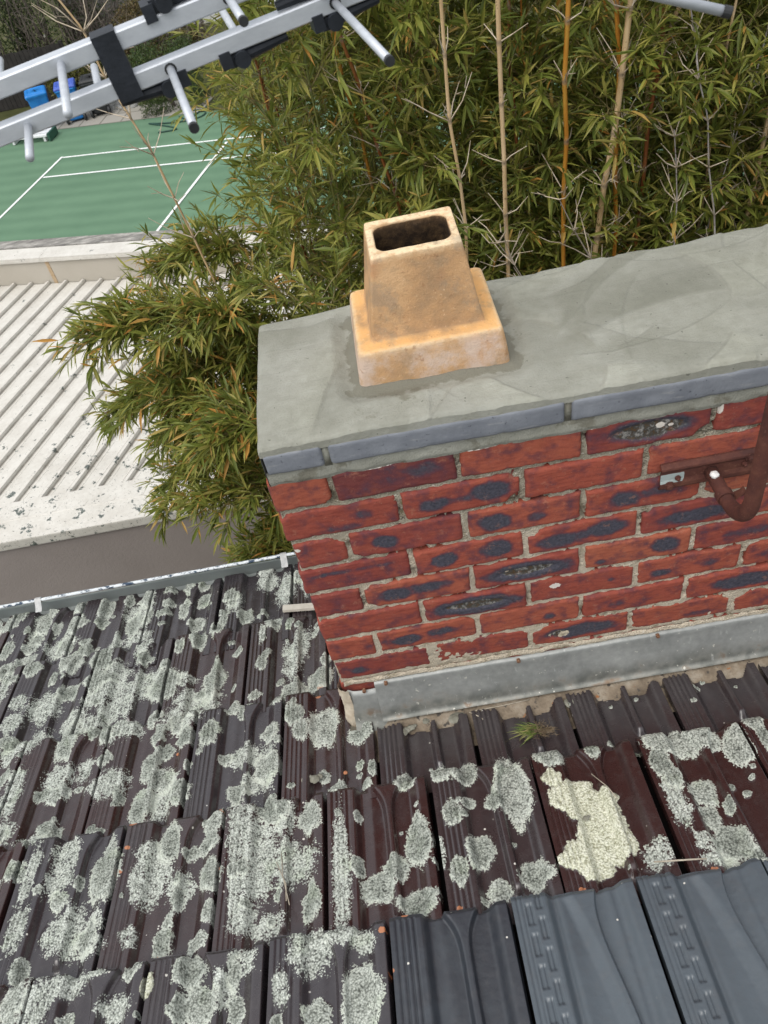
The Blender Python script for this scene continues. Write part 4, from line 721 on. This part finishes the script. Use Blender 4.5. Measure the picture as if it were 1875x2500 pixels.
b.build('leg', m, fr); b = MB(); b.obox(cc + D1 * .60 + np.array([0, 0, .1]), D1 * .03, np.array([.22, .97, 0]) * .25, (0, 0, .09)); b.build('end_cap', simple('dark_green_plastic', (.02, .07, .045), (.03, .09, .06), 8), fr)
b = MB(); t = np.linspace(0, 1, 90); hp = np.stack([-3.6 - 1.0 * t + .55 * np.sin(t * 9), 20.95 - .75 * t * t + .30 * np.cos(t * 11) * (1 - t * .4), ZG + .022 + 0 * t], -1); b.tube(hp, .017, 6)
t = np.linspace(0, 1, 40); b.tube(np.stack([-3.9 + .9 * t, 21.0 - .25 * np.sin(t * 6), ZG + .022 + 0 * t], -1), .017, 6); tag(b.build('garden_hose', simple('green_hose', (.010, .045, .035), (.02, .07, .05), 20, .5), None, smooth=True, loc=(-4, 20.6, ZG)), 'dark green garden hose coiled loosely on the far edge of the court', 'hose')

def leaf_mat(name, stops, trans=.25, rough=.45):
    m = Mat(name, rough, .35); r = m.attr('rnd'); c = m.ramp(r, *stops); c = m.mix(m.math('MULTIPLY', m.noise(25, 3), .25), c, m.mix(1, c, (1.25, 1.2, .8), 'MULTIPLY')); m.base(c)
    if trans:
        tr = m.n('BsdfTranslucent'); m.l(c, tr.inputs[0]); mx = m.n('MixShader'); mx.inputs[0].default_value = trans; out = [n for n in m.nt.nodes if n.type == 'OUTPUT_MATERIAL'][0]
        m.l(m.b.outputs[0], mx.inputs[1]); m.l(tr.outputs[0], mx.inputs[2]); m.l(mx.outputs[0], out.inputs[0])
    return m.m
def leaves(b, P, D, Nn, L, Wd, droop, rnd):
    """narrow pointed leaves, folded along the midrib and bent down towards the tip"""
    P, D, Nn = (np.asarray(i, float) for i in (P, D, Nn)); n = len(P)
    D = D / np.linalg.norm(D, axis=1)[:, None]; Sd = np.cross(D, Nn); Sd /= np.linalg.norm(Sd, axis=1)[:, None] + 1e-9; Up = np.cross(Sd, D)
    L, Wd, droop = (np.broadcast_to(np.asarray(i, float), (n,))[:, None] for i in (L, Wd, droop)); Zv = np.array([0, 0, 1.])
    mid = lambda t: P + D * L * t - Zv * droop * L * t ** 2.2
    f = .22; V = np.stack([P, mid(.22) - Sd * Wd * .42 + Up * Wd * f, mid(.22), mid(.22) + Sd * Wd * .42 + Up * Wd * f, mid(.58) - Sd * Wd * .5 + Up * Wd * f, mid(.58), mid(.58) + Sd * Wd * .5 + Up * Wd * f, mid(1.)], 1).reshape(-1, 3)
    o = np.arange(n)[:, None] * 8
    T = (o[:, :, None] + np.array([[[0, 1, 2], [0, 2, 3], [4, 7, 5], [5, 7, 6]]])).reshape(-1, 3); Q = (o[:, :, None] + np.array([[[1, 4, 5, 2], [2, 5, 6, 3]]])).reshape(-1, 4)
    b.add(V, Q, T, rnd=np.repeat(rnd, 8))
def rand_dir(n, g): d = g.normal(0, 1, (n, 3)); return d / np.linalg.norm(d, axis=1)[:, None]
M_BUSH = leaf_mat('bush_leaf', ((0, (.018, .035, .008)), (.6, (.04, .07, .014)), (.95, (.10, .13, .03))), .15)
M_BARK = simple('grey_bark', (.07, .058, .048), (.15, .13, .11), 14, .9, .4)
def shrub(name, lab, cat, c, r, n, leafL, seed, group=None, twigs=0, flowers=0, box=.0, mat=None):
    g = np.random.default_rng(seed); t = thing(name, lab, cat, (c[0], c[1], ZG), group); b = MB()
    d = rand_dir(n, g); 
    if box: d = np.sign(d) * np.abs(d) ** (1 - box); d /= np.maximum(np.abs(d).max(1), .72)[:, None]
    k = g.uniform(.55, 1, n) ** .5 * (1 + .22 * (fbm(d[:, 0] * 4 + seed, d[:, 1] * 4 + d[:, 2] * 3, seed) - .5)); P = np.array(c) + d * k[:, None] * np.array(r)
    P = P[P[:, 2] > ZG]; n = len(P); D = rand_dir(n, g) + d[:n] * .6 + np.array([0, 0, .2]); rnd = np.clip(g.normal(.5, .25, n), 0, 1); leaves(b, P, D, rand_dir(n, g) + np.array([0, 0, 1.2]), leafL * g.uniform(.7, 1.4, n), leafL * .45, .2, rnd); b.build('foliage', mat or M_BUSH, t)
    b = MB()
    for i in range(6): a = g.uniform(0, 6.28); e = np.array(c) + np.array([math.cos(a), math.sin(a), .5]) * np.array(r) * .6; p0 = np.array([c[0] + .1 * math.cos(a), c[1] + .1 * math.sin(a), ZG]); b.tube([p0, (p0 + e) / 2 + g.normal(0, .06, 3), e], [.04, .03, .012], 5)
    b.build('stems', M_BARK, t)
    if twigs:
        b = MB()
        for i in range(twigs):
            p0 = np.array([c[0] + g.normal(0, r[0] * .5), c[1] - r[1] * g.uniform(.2, 1), ZG + .1]); q = p0 + np.array([g.normal(.1, .5), g.normal(-.1, .3), r[2] * g.uniform(.9, 2.1)]); mm = (p0 + q) / 2 + g.normal(0, .12, 3); b.tube([p0, mm, q], [.026, .018, .006], 4, cap=False)
            for j in range(7):
                s0 = mm + (q - mm) * g.uniform(0, 1); e = s0 + g.normal(0, .32, 3) + np.array([0, -.05, .25]); b.tube([s0, (s0 + e) / 2 + g.normal(0, .03, 3), e], [.009, .006, .003], 3, cap=False)
        b.build('bare_twigs', simple('bare_twig', (.085, .068, .056), (.17, .145, .12), 12, .9, 0), t)
    if flowers:
        b = MB(); d = rand_dir(flowers, g); d[:, 1] = -np.abs(d[:, 1]); P = np.array(c) + d * np.array(r) * 1.03; n = len(P) * 5; leaves(b, np.repeat(P, 5, 0) + g.normal(0, .012, (n, 3)), rand_dir(n, g) + np.array([0, -.4, .5]), rand_dir(n, g) + np.array([0, 0, 1.]), .055, .04, .1, g.uniform(0, 1, n)); b.build('blossom', leaf_mat('white_petal', ((0, (.7, .7, .66)), (1, (.82, .82, .80))), .1), t)
    return t
shrub('clipped_bush', 'dense dark green clipped bush beside the path at the far edge of the court', 'bush', (-4.05, 22.0, ZG + .65), (.80, .62, .78), 9000, .055, 11, box=.45)
shrub('flowering_shrub', 'tall dark shrub with bare grey stems and scattered white blossoms in the far left corner', 'shrub', (-9.6, 25.6, ZG + 1.7), (1.5, .9, 2.3), 14000, .075, 12, 'far hedge shrubs', 34, 26)
shrub('flowering_shrub', 'olive green shrub with tangled bare twigs between the blossoming shrub and the grey wall', 'shrub', (-7.3, 25.9, ZG + 1.5), (1.25, .8, 1.9), 9000, .075, 13, 'far hedge shrubs', 44, 8)
shrub('flowering_shrub', 'bare twiggy shrub with few leaves in front of the grey garden wall', 'shrub', (-5.9, 26.0, ZG + 1.2), (.9, .6, 1.3), 2200, .07, 14, 'far hedge shrubs', 30, 3)
shrub('garden_shrub', 'yellow-green low shrub behind the bins', 'shrub', (-6.9, 24.0, ZG + .55), (.9, .5, .6), 3500, .07, 15, None, 0, 0, mat=leaf_mat('olive_leaf', ((0, (.06, .07, .015)), (.6, (.12, .12, .03)), (1, (.22, .20, .06))), .2))
shrub('climbing_shrub', 'brownish hedge seen between the antenna booms beyond the court', 'hedge', (-4.4, 24.6, ZG + 1.0), (1.3, .5, 1.1), 9000, .07, 16, None, 22, 0, mat=leaf_mat('russet_leaf', ((0, (.07, .05, .022)), (.5, (.12, .085, .035)), (1, (.15, .14, .05))), .2))
shrub('conifer', 'narrow dark green conifer beside the grey wall', 'tree', (-4.75, 26.4, ZG + 1.9), (.55, .5, 2.1), 7000, .07, 17)
g2 = np.random.default_rng(4); b = MB()
for i in range(130):
    c0 = (g2.uniform(-6.1, -5.2), g2.uniform(22.5, 23.7)); r0 = g2.uniform(.04, .12); A_, B_ = np.meshgrid(np.linspace(0, math.pi / 2, 5), np.linspace(0, 2 * math.pi, 9), indexing='ij'); rr = r0 * (1 + .4 * (fbm(B_ * 1.3 + i, A_ * 2, i) - .5)); b.grid(np.stack([c0[0] + rr * np.sin(A_) * np.cos(B_), c0[1] + rr * np.sin(A_) * np.sin(B_), ZG - .01 + rr * .8 * np.cos(A_)], -1))
o = b.build('garden_stones', simple('grey_stone', (.10, .10, .095), (.34, .34, .32), 6, .9, .4), None, kind='stuff'); o['label'] = 'bed of loose grey garden stones by the path'; o['category'] = 'stones'
m = simple('dark_fence_board', (.018, .016, .014), (.035, .031, .028), 5, .85, .3); fe = thing('dark_fence', 'dark brown timber fence behind the blue bins', 'fence', (-9, 24.4, ZG)); b = MB()
for i in range(40): b.box((-12.2 + i * .128, 24.4, ZG), (-12.2 + i * .128 + .12, 24.425, ZG + 1.35 + .01 * (i % 3)))
b.build('boards', m, fe); b = MB()
for i in range(4): b.box((-12.2 + i * 1.7, 24.427, ZG), (-12.1 + i * 1.7, 24.53, ZG + 1.4))
b.build('post', m, fe)
gw = thing('garden_wall', 'grey rendered wall beyond the shrubs at the far side of the court', 'wall', (-6, 27.4, ZG)); m = Mat('grey_render', .9, .2); m.base(m.ramp(m.noise(1.2, 4), (.3, (.15, .145, .14)), (.7, (.20, .195, .19)))); b = MB(); b.box((-7.4, 27.4, ZG), (-4.95, 27.7, ZG + 3.4)); b.box((-7.45, 27.36, ZG + 3.4), (-4.9, 27.74, ZG + 3.48)); b.build('render', m.m, gw)
lp = thing('wall_lamp', 'slim grey floodlight on the edge of the grey garden wall', 'lamp', (-5.2, 27.25, -3.75)); b = MB(); b.tube([(-5.55, 27.15, -4.02), (-5.2, 27.15, -3.80)], .05, 8); b.build('lamp_head', simple('lamp_grey', (.36, .37, .38), (.46, .47, .48), 6, .4, 0), lp); b = MB(); b.box((-5.15, 27.2, -3.85), (-4.98, 27.398, -3.62)); b.build('lamp_box', simple('lamp_green_grey', (.25, .32, .30), (.30, .37, .35), 6, .5, 0), lp)
hw = thing('white_house', 'white rendered house wall glimpsed in bright specks through the bamboo', 'house', (6, 28, ZG)); m = Mat('white_render', .8, .2); m.base(m.ramp(m.noise(1, 3), (.3, (.74, .74, .73)), (.7, (.82, .82, .81)))); b = MB(); b.box((-4.2, 29, ZG), (26, 29.4, ZG + 6.5)); b.build('wall', m.m, hw); b = MB()
for i in range(5): b.box((-1 + i * 4.6, 28.97, ZG + 1), (.6 + i * 4.6, 28.997, ZG + 2.4))
b.build('window', simple('dark_window', (.02, .025, .03), (.04, .045, .05), 2, .1, 0), hw)

# ------------------------------------------------------------------ television antenna close to the camera
an_ = thing('tv_antenna', 'silver television antenna with two parallel square booms, a black joining strap and short rods', 'antenna', (-.089, -.206, .741))
A0 = np.array([-.089, -.206, .741]); eb = np.array([.975, .197, .104]); eb /= np.linalg.norm(eb); er = np.array([.203, -.978, -.05]); er -= eb * (er @ eb); er /= np.linalg.norm(er); eu = np.cross(er, eb); eu = -eu if eu[2] < 0 else eu
m = Mat('brushed_aluminium', .5, .5, metal=.35); c = m.ramp(m.noise(30, 5, .7, m.mapv((1, 4, 4))), (.3, (.46, .49, .53)), (.7, (.56, .59, .63))); m.base(c); m.rough(m.math('ADD', .42, m.math('MULTIPLY', m.noise(50, 4), .16))); M_ALU = m.m
HU = .0405; hs_ = .0089
def boom(off, s0, s1):
    b = MB(); prof_ = []; c_ = .0014
    for (a, q) in ((-hs_ + c_, -hs_), (hs_ - c_, -hs_), (hs_, -hs_ + c_), (hs_, hs_ - c_), (hs_ - c_, hs_), (-hs_ + c_, hs_), (-hs_, hs_ - c_), (-hs_, -hs_ + c_), (-hs_ + c_, -hs_)): prof_.append(er * a + eu * q)
    b.grid(np.array([[A0 + eu * off + eb * s + p for p in prof_] for s in np.linspace(s0, s1, 20)])); return b.build('boom', M_ALU, an_)
boom(0, -1.36, .62); boom(HU, -1.36, .55)
def rod(off, s, l, rad=.0042, capd=True, nm='rod'):
    p = A0 + eu * off + eb * s; sg = 1 if l > 0 else -1; q = p + er * (hs_ * .9 * sg); e = p + er * l; b = MB(); b.tube([q, e], rad, 14); o = b.build(nm, M_ALU, an_, smooth=True)
    if capd: b = MB(); b.tube([e - er * sg * .001, e + er * sg * .004], rad * 1.12, 14); b.tube([q, q + er * sg * .0016], rad * 1.5, 12); b.build('rod_cap', M_BLK, o)
    else: b = MB(); b.tube([q, q + er * sg * .0014], rad * 1.7, 12); b.build('collar', M_ALU, o)
for off, s, l, cp_ in ((0, .0314, .088, False), (HU, .0911, .141, False), (0, .1898, .165, True), (0, .3743, .190, True), (HU, .271, .086, True), (HU, .0253, -.080, False), (0, .112, -.085, False), (0, .268, -.11, True), (HU, .42, .12, True), (0, -.12, .10, False), (HU, -.06, .12, False)): rod(off, s, l, capd=cp_)
e = np.array([.625, -.299, .7475]); b = MB(); q = np.array([.556, -.281, .7705]); d_ = (q - e) / np.linalg.norm(q - e); b.tube([e, e + d_ * .32], .0046, 14); o = b.build('reflector_rod', M_ALU, an_, smooth=True); b = MB(); b.tube([e - d_ * .007, e + d_ * .001], .0052, 14); b.build('rod_cap', M_BLK, o)
b = MB(); b.tube([e + d_ * .30, e + d_ * .30 + np.array([-.03, .02, .04]), A0 + eb * .54 + eu * HU], .006, 8); b.build('stay', M_ALU, an_, smooth=True)
M_STRAP = simple('black_strap', (.010, .013, .018), (.018, .022, .03), 40, .55, .2)
b = MB(); cs = A0 + eb * .141 + eu * (HU / 2 - .0005); b.obox(cs + er * .0015, eb * .0125, er * .0108, eu * (HU / 2 + .0122)); b.build('joining_strap', M_STRAP, an_)
def clip(off, s, side, flip=1):
    p = A0 + eu * (off + side * .0125) + eb * s; b = MB(); b.obox(p, eb * .006, er * .0115, eu * .008); b.obox(p + eb * .011 * flip + eu * side * .004, eb * .008, er * .008, eu * .006); b.tube([p + eb * .017 * flip - er * .002 + eu * side * .004, p + eb * .017 * flip + er * .013 + eu * side * .004], .0085, 16); b.tube([p + eb * .02 * flip + eu * side * .004, p + eb * .07 * flip + eu * side * .002], [.0075, .0045], 10); b.build('insulator_clip', M_STRAP, an_)
clip(0, .247, -1); clip(HU, .192, 1); clip(0, .198, -1, -1); clip(0, .385, 1, -1); clip(0, .352, -1)
b = MB(); mp = A0 + eb * -1.30; b.tube([mp + eu * .3, mp + eu * .02, (mp[0], mp[1], -.80)], .016, 14); b.build('mast', M_ALU, an_, smooth=True)
# ------------------------------------------------------------------ bamboo
M_LEAF = leaf_mat('bamboo_leaf', ((0, (.085, .120, .026)), (.3, (.180, .215, .042)), (.58, (.32, .315, .070)), (.82, (.48, .42, .14)), (.93, (.46, .33, .10)), (1.0, (.60, .29, .07))), .38, .42)
def culm_mat(name, *stops):
    m = Mat(name, .42, .45); z = m.n('SeparateXYZ'); m.l(m.pos, z.inputs[0]); n = m.noise(1, 5, .6, m.mapv((60, 60, 5))); c = m.ramp(n, *stops); nd = m.attr('node'); c = m.mix(m.math('MULTIPLY', nd, .75), c, (.20, .16, .115)); c = m.mix(m.math('MULTIPLY', m.sst(.64, .70, m.noise(70, 3)), .6), c, (.05, .035, .02)); m.base(c); m.rough(m.math('ADD', .3, m.math('MULTIPLY', n, .3))); return m.m
M_CULM = dict(tan=culm_mat('dry_tan_cane', (.3, (.40, .27, .135)), (.5, (.52, .37, .20)), (.7, (.60, .46, .29))), orange=culm_mat('orange_cane', (.3, (.26, .09, .012)), (.5, (.40, .17, .02)), (.7, (.42, .24, .04))), red=culm_mat('russet_cane', (.3, (.10, .030, .012)), (.5, (.20, .065, .018)), (.7, (.32, .15, .04))),
              grey=culm_mat('weathered_grey_cane', (.3, (.24, .21, .19)), (.5, (.36, .33, .31)), (.7, (.48, .46, .44))), green=culm_mat('green_cane', (.3, (.045, .075, .02)), (.5, (.10, .12, .03)), (.7, (.22, .19, .05))))
M_TWIG = dict(pale=simple('pale_dry_twig', (.36, .29, .20), (.55, .48, .38), 40, .8, 0), green=simple('green_brown_twig', (.13, .10, .035), (.26, .22, .09), 30, .7, 0))
def bez(P, n):
    P = np.asarray(P, float); t = np.linspace(0, 1, n)[:, None]
    if len(P) == 2: return P[0] * (1 - t) + P[1] * t
    if len(P) == 3: return P[0] * (1 - t) ** 2 + 2 * P[1] * t * (1 - t) + P[2] * t ** 2
    return P[0] * (1 - t) ** 3 + 3 * P[1] * t * (1 - t) ** 2 + 3 * P[2] * t ** 2 * (1 - t) + P[3] * t ** 3
NL = 0
def cane(lab, P, r, seed, kind='green', leafy=1.0, zlo=-2.7, zhi=1.0, twig=(.14, .34), node=.17, group=None, bare=0, nb=(2, 5), tip=.35, leafL=(.06, .112), side=None):
    g = np.random.default_rng(seed); P = np.asarray(P, float); L = np.sum(np.linalg.norm(np.diff(P, axis=0), axis=1)); n = max(4, int(L / node)); ax = bez(P, n + 1)
    ax[1:-1] += g.normal(0, .004, ax[1:-1].shape)
    r = r * (.8 if bare else 1); t = thing('bamboo_cane', lab, 'bamboo', tuple(ax[0]), group); vis = lambda p: zlo < p[2] < zhi
    pts, rad, nd = [], [], []; d0 = np.gradient(ax, axis=0); d0 /= np.linalg.norm(d0, axis=1)[:, None]
    for i in range(n + 1):
        rr = r * (1 - (1 - tip) * i / n); p = ax[i]
        for o, k, q in ((-.010, 1.0, 0), (-.004, 1.16, .7), (.0, 1.05, 1), (.003, 1.22, 1), (.010, 1.0, .35), (.02, 1, 0)) if r > .004 else ((0, 1, 1),): pts.append(p + d0[i] * o); rad.append(rr * k); nd.append(q)
    b = MB(); ns = 10 if r > .007 else 6; b.tube(pts, rad, ns, cap=False, node=np.repeat(nd, ns)); b.build('culm', M_CULM[kind], t, smooth=True)
    tw = MB(); LP, LD, LN, LL, LW, LR = [], [], [], [], [], []
    def fan(p, d, m):
        m = max(2, m); s = np.cross(d, g.normal(0, 1, 3)); s /= np.linalg.norm(s) + 1e-9
        for j in range(m):
            a = (j / (m - 1) - .5) * g.uniform(1.5, 2.3); dd = d * math.cos(a) + s * math.sin(a) + np.array([0, 0, -.08]) + g.normal(0, .24, 3)
            LP.append(p - d * g.uniform(0, .035)); LD.append(dd); LN.append(np.array([0, 0, 1.]) + g.normal(0, .42, 3)); l = g.uniform(*leafL) * (1 - .35 * abs(a)); LL.append(l); LW.append(l * g.uniform(.10, .15)); x = g.beta(2.2, 3.0) * .86; 
            if g.random() < (.055 if side is None else .10): x = g.uniform(.9, 1)
            LR.append(x)
    for i in range(1, n + 1):
        p = ax[i]
        if not vis(p): continue
        k = int(g.integers(nb[0], nb[1] + 1)); a0 = g.uniform(0, 6.28)
        for j in range(k):
            a = a0 + 6.28 * j / k + g.normal(0, .35); 
            if side is not None and g.random() < .55: a = side + g.normal(0, .6)
            u = np.array([math.cos(a), math.sin(a), 0]); e = g.uniform(.35, 1.1); d = u * math.cos(e) + d0[i] * math.sin(e); d /= np.linalg.norm(d); l = g.uniform(*twig) * (.75 if bare else 1)
            if bare:
                q = p + d * l; tw.tube([p, (p + q) / 2 + g.normal(0, .008, 3), q], [.0022, .0017, .0009], 4, cap=False)
                if g.random() < .55: e2 = p + (q - p) * g.uniform(.3, .7); tw.tube([e2, e2 + (d + g.normal(0, .5, 3)) * l * .35], [.0014, .0008], 3, cap=False)
                if g.random() < bare - 1: fan(q, d, int(g.integers(2, 5)))
                continue
            m1 = p + d * l * .5; dr = d + np.array([0, 0, -.25]); dr /= np.linalg.norm(dr); q = m1 + dr * l * .5; tw.tube([p, m1, q], [.0022, .0016, .0008], 3, cap=False)
            if g.random() < leafy: fan(q, dr, int(g.integers(6, 10)))
            for f_2 in (.2, .35, .5, .65, .8, .92):
                if g.random() < leafy * .85:
                    p2 = p + (q - p) * f_2; d2 = d + g.normal(0, .6, 3); d2 /= np.linalg.norm(d2); l2 = l * g.uniform(.25, .5); q2 = p2 + d2 * l2; tw.tube([p2, q2], [.0012, .0007], 3, cap=False); fan(q2, d2, int(g.integers(4, 8)))
                    if g.random() < .55: fan(p2 + d2 * l2 * .5, d2 + g.normal(0, .3, 3), 3)
    if tw.n: tw.build('branches', M_TWIG['pale' if bare else 'green'], t)
    global NL; NL += len(LP)
    if LP:
        fb = MB(); leaves(fb, LP, LD, LN, LL, LW, np.random.default_rng(seed + 1).uniform(-.05, .30, len(LP)), np.array(LR)); fb.build('foliage', M_LEAF, t)
    return t
GRP = 'leafy bamboo canes of the clump behind the chimney'
g3 = np.random.default_rng(21); nleaf = 0
spots = []
for x in np.arange(-.04, 2.9, .17):
    for y in (1.58, 1.95, 2.4, 2.85):
        spots.append((x + g3.normal(0, .06) + (.13 if y in (1.95, 2.85) else 0) - (.06 * (y - 1.6)) + .07, y + g3.normal(0, .07)))
for i, (x, y) in enumerate(spots):
    lean = g3.normal(0, .12, 2); topz = g3.uniform(.55, 1.2) if y < 2.6 else g3.uniform(.3, .9)
    kind = g3.choice(['green', 'green', 'orange', 'red', 'tan']); far = y > 2.4
    cane('leafy green bamboo cane in the dense clump behind the chimney', [(x - lean[0], y - lean[1], ZG), (x, y, -2.5), (x + lean[0], y + lean[1], topz)], g3.uniform(.007, .011), 100 + i, kind, .95 if not far else .85, zlo=-2.55 if x < .6 else -1.7, zhi=.72 if not far else .42, twig=(.14, .36), node=.16 if not far else .19, group=GRP, nb=(3, 5))
# low leafy shoots close behind the stack
for i, x in enumerate(np.arange(.06, 2.3, .15)):
    y = (1.22 if x < .5 else 1.55) + g3.normal(0, .05); z1 = g3.uniform(-.55, -.12) - (.15 if x > .5 else 0); cane('leafy green bamboo cane in the dense clump behind the chimney', [(x, y + .15, ZG), (x + g3.normal(0, .05), y, -2.4), (x + g3.normal(0, .1), y - .02, z1)], .006, 300 + i, 'green', .95, zlo=-1.5, zhi=.2, twig=(.10, .24), node=.15, group=GRP, nb=(2, 4))
for i, x in enumerate(np.arange(.55, 2.2, .14)):
    y = 1.52 + g3.normal(0, .06); z1 = g3.uniform(-.1, .35); cane('leafy green bamboo cane in the dense clump behind the chimney', [(x, y + .2, ZG), (x + g3.normal(0, .05), y + .05, -2.4), (x + g3.normal(0, .12), y, z1)], .005, 340 + i, 'green', .85, zlo=-1.1, zhi=.4, twig=(.10, .26), node=.14, group=GRP, nb=(3, 5))
# canes arching out over the white roof on the left
ARCH = [('bamboo cane arching far out over the white ribbed roof, its tip the farthest of all', [(.10, 1.75, -2.6), (-.02, 1.7, -.66), (-.40, 1.62, -.44), (-.68, 1.58, -.50)], .008, 1.0, -1.1),
        ('leafy bamboo spray hanging over the near edge of the white roof beside the chimney', [(.12, 1.55, -2.9), (-.02, 1.5, -1.0), (-.3, 1.45, -.62), (-.52, 1.42, -.86)], .007, 1.0, -1.5),
        ('drooping bamboo spray below the arching cane, in front of the white roof capping', [(.05, 1.6, -3.0), (-.1, 1.55, -1.3), (-.38, 1.52, -.95), (-.62, 1.5, -1.22)], .007, 1.0, -1.7),
        ('bamboo cane leaning left between the arching canes and the chimney corner', [(.1, 1.85, -3.2), (-.15, 1.8, -1.4), (-.45, 1.75, -.75), (-.75, 1.7, -.92)], .007, 1.0, -1.8),
        ('lowest bamboo spray, hanging against the taupe wall above the gutter', [(.1, 1.5, -3.2), (-.1, 1.48, -1.8), (-.3, 1.45, -1.5), (-.48, 1.42, -1.72)], .006, .85, -2.3),
        ('bamboo cane bending left over the cream parapet towards the green court', [(.10, 2.0, -3), (.05, 1.95, -.6), (-.15, 1.9, -.35), (-.40, 1.85, -.42)], .006, .6, -.9),
        ('arching bamboo spray filling the gap above the cement corner, under the leaning dry cane', [(.15, 1.6, -2.6), (.0, 1.58, -.75), (-.18, 1.55, -.42), (-.38, 1.52, -.50)], .006, 1.0, -1.0),
        ('bamboo spray between the farthest arching cane and the low sprays', [(.12, 1.7, -2.8), (-.05, 1.66, -.95), (-.3, 1.6, -.62), (-.52, 1.58, -.74)], .006, 1.0, -1.1),
        ('second leafy bamboo spray hanging close beside the chimney corner', [(.15, 1.3, -3), (.05, 1.25, -1.2), (-.12, 1.22, -.7), (-.30, 1.2, -.78)], .006, 1.0, -1.6),
        ('third leafy bamboo spray filling the gap left of the brick courses', [(.1, 1.35, -3), (0, 1.3, -1.7), (-.18, 1.28, -1.1), (-.38, 1.26, -1.12)], .006, 1.0, -2.2)]
for i, (lb, P, r, lf, zl) in enumerate(ARCH): cane(lb, P, r, 400 + i, 'green', lf, zlo=zl, zhi=.6, twig=(.10, .26), node=.105, nb=(3, 5), tip=.25, side=math.pi)
# bare and coloured canes standing in front of the foliage
def up(x0, z0, x1, z1, y, zt=1.25, dy=0.):
    k = (x1 - x0) / (z1 - z0); return [(x0 + k * (ZG - z0), y - dy, ZG), (x0 + k * (zt - z0), y + dy, zt)]
BARE = [('slender dry tan cane with whorls of bare twigs just behind the terracotta pot', up(.56, -.20, .555, .39, 1.25), .0075, 'tan', 1),
        ('straight dry tan cane with bare twig whorls, first thick one beyond the pot', up(.70, -.35, .705, .34, 1.3), .0095, 'tan', 1),
        ('cane golden below and pale tan above, next to a dark orange one', up(.90, -.42, .915, .25, 1.36), .0100, 'orange', 1.1),
        ('thick smooth tan cane leaning slightly left at its foot, crossing an orange cane', up(1.00, -.47, 1.075, .25, 1.34), .0125, 'tan', 1),
        ('glossy orange cane standing upright against the thick tan cane', up(1.075, -.42, 1.06, .25, 1.38), .0098, 'orange', 1.1),
        ('dark russet cane with a pale joint beyond the orange cane', up(1.165, -.48, 1.20, .15, 1.42), .0095, 'red', 1.2),
        ('tan cane leaning left behind the russet cane', up(1.06, -.52, 1.30, .25, 1.5), .0100, 'tan', 1),
        ('dark orange cane in the leaves behind the pale slender canes', up(.80, -.45, .80, .28, 1.6), .0085, 'red', 1.2),
        ('tan cane near the edge of the clump, the thicker of a close pair', up(1.55, -.55, 1.60, .1, 1.45), .0100, 'tan', 1.1),
        ('tan cane of a close pair, the thinner and more tilted one', up(1.60, -.50, 1.68, .1, 1.5), .0085, 'tan', 1),
        ('weathered grey dead cane with claw-like twigs, leaning left at the foot', up(1.42, -.55, 1.53, .05, 1.45), .0055, 'grey', 1),
        ('thin grey dead cane crossing the foliage diagonally down to the cement top', [(1.55, 1.25, -1.6), (1.38, 1.30, -.25), (1.24, 1.34, .25)], .0055, 'grey', 1),
        ('grey dead stem rising from the cement top and forking into pale twigs', [(1.20, 1.22, -2.2), (1.30, 1.25, -.6), (1.22, 1.3, -.1)], .0055, 'grey', 1),
        ('short grey broken stem lying across the russet cane foot', [(1.06, 1.2, -.60), (.95, 1.22, -.42), (.86, 1.25, -.20)], .0045, 'grey', 1),
        ('thin grey twig hanging over the back edge of the cement top beside the pot', [(.80, 1.0, -.52), (.72, 1.05, -.35), (.64, 1.1, -.22)], .003, 'grey', 1),
        ('golden cane low in the leaves above the antenna rod', up(.30, -.1, .25, .45, 1.7), .0085, 'orange', 1.2),
        ('russet cane in the leaves right of the golden cane near the antenna', up(.36, -.1, .27, .45, 1.6), .0085, 'red', 1.2)]
for i, (lb, P, r, k, lf) in enumerate(BARE): cane(lb, P, r, 500 + i, k, 0, zlo=-.75, zhi=.75, twig=(.05, .21), node=.165 if r > .005 else .14, nb=(2, 5), bare=lf, tip=.85 if r > .006 else .4)
cane('long dry leaning cane with star-shaped bare twig whorls standing alone before the green court', [(-.12, 1.62, -2.6), (-.27, 1.6, -.55), (-.34, 1.6, .05), (-.50, 1.6, .62)], .0068, 600, 'tan', 0, zlo=-.35, zhi=.6, twig=(.10, .22), node=.20, nb=(4, 6), bare=1.0, tip=.5)
print('LEAVES', NL)
for o in bpy.data.objects:
    if '_w' in o: del o['_w']
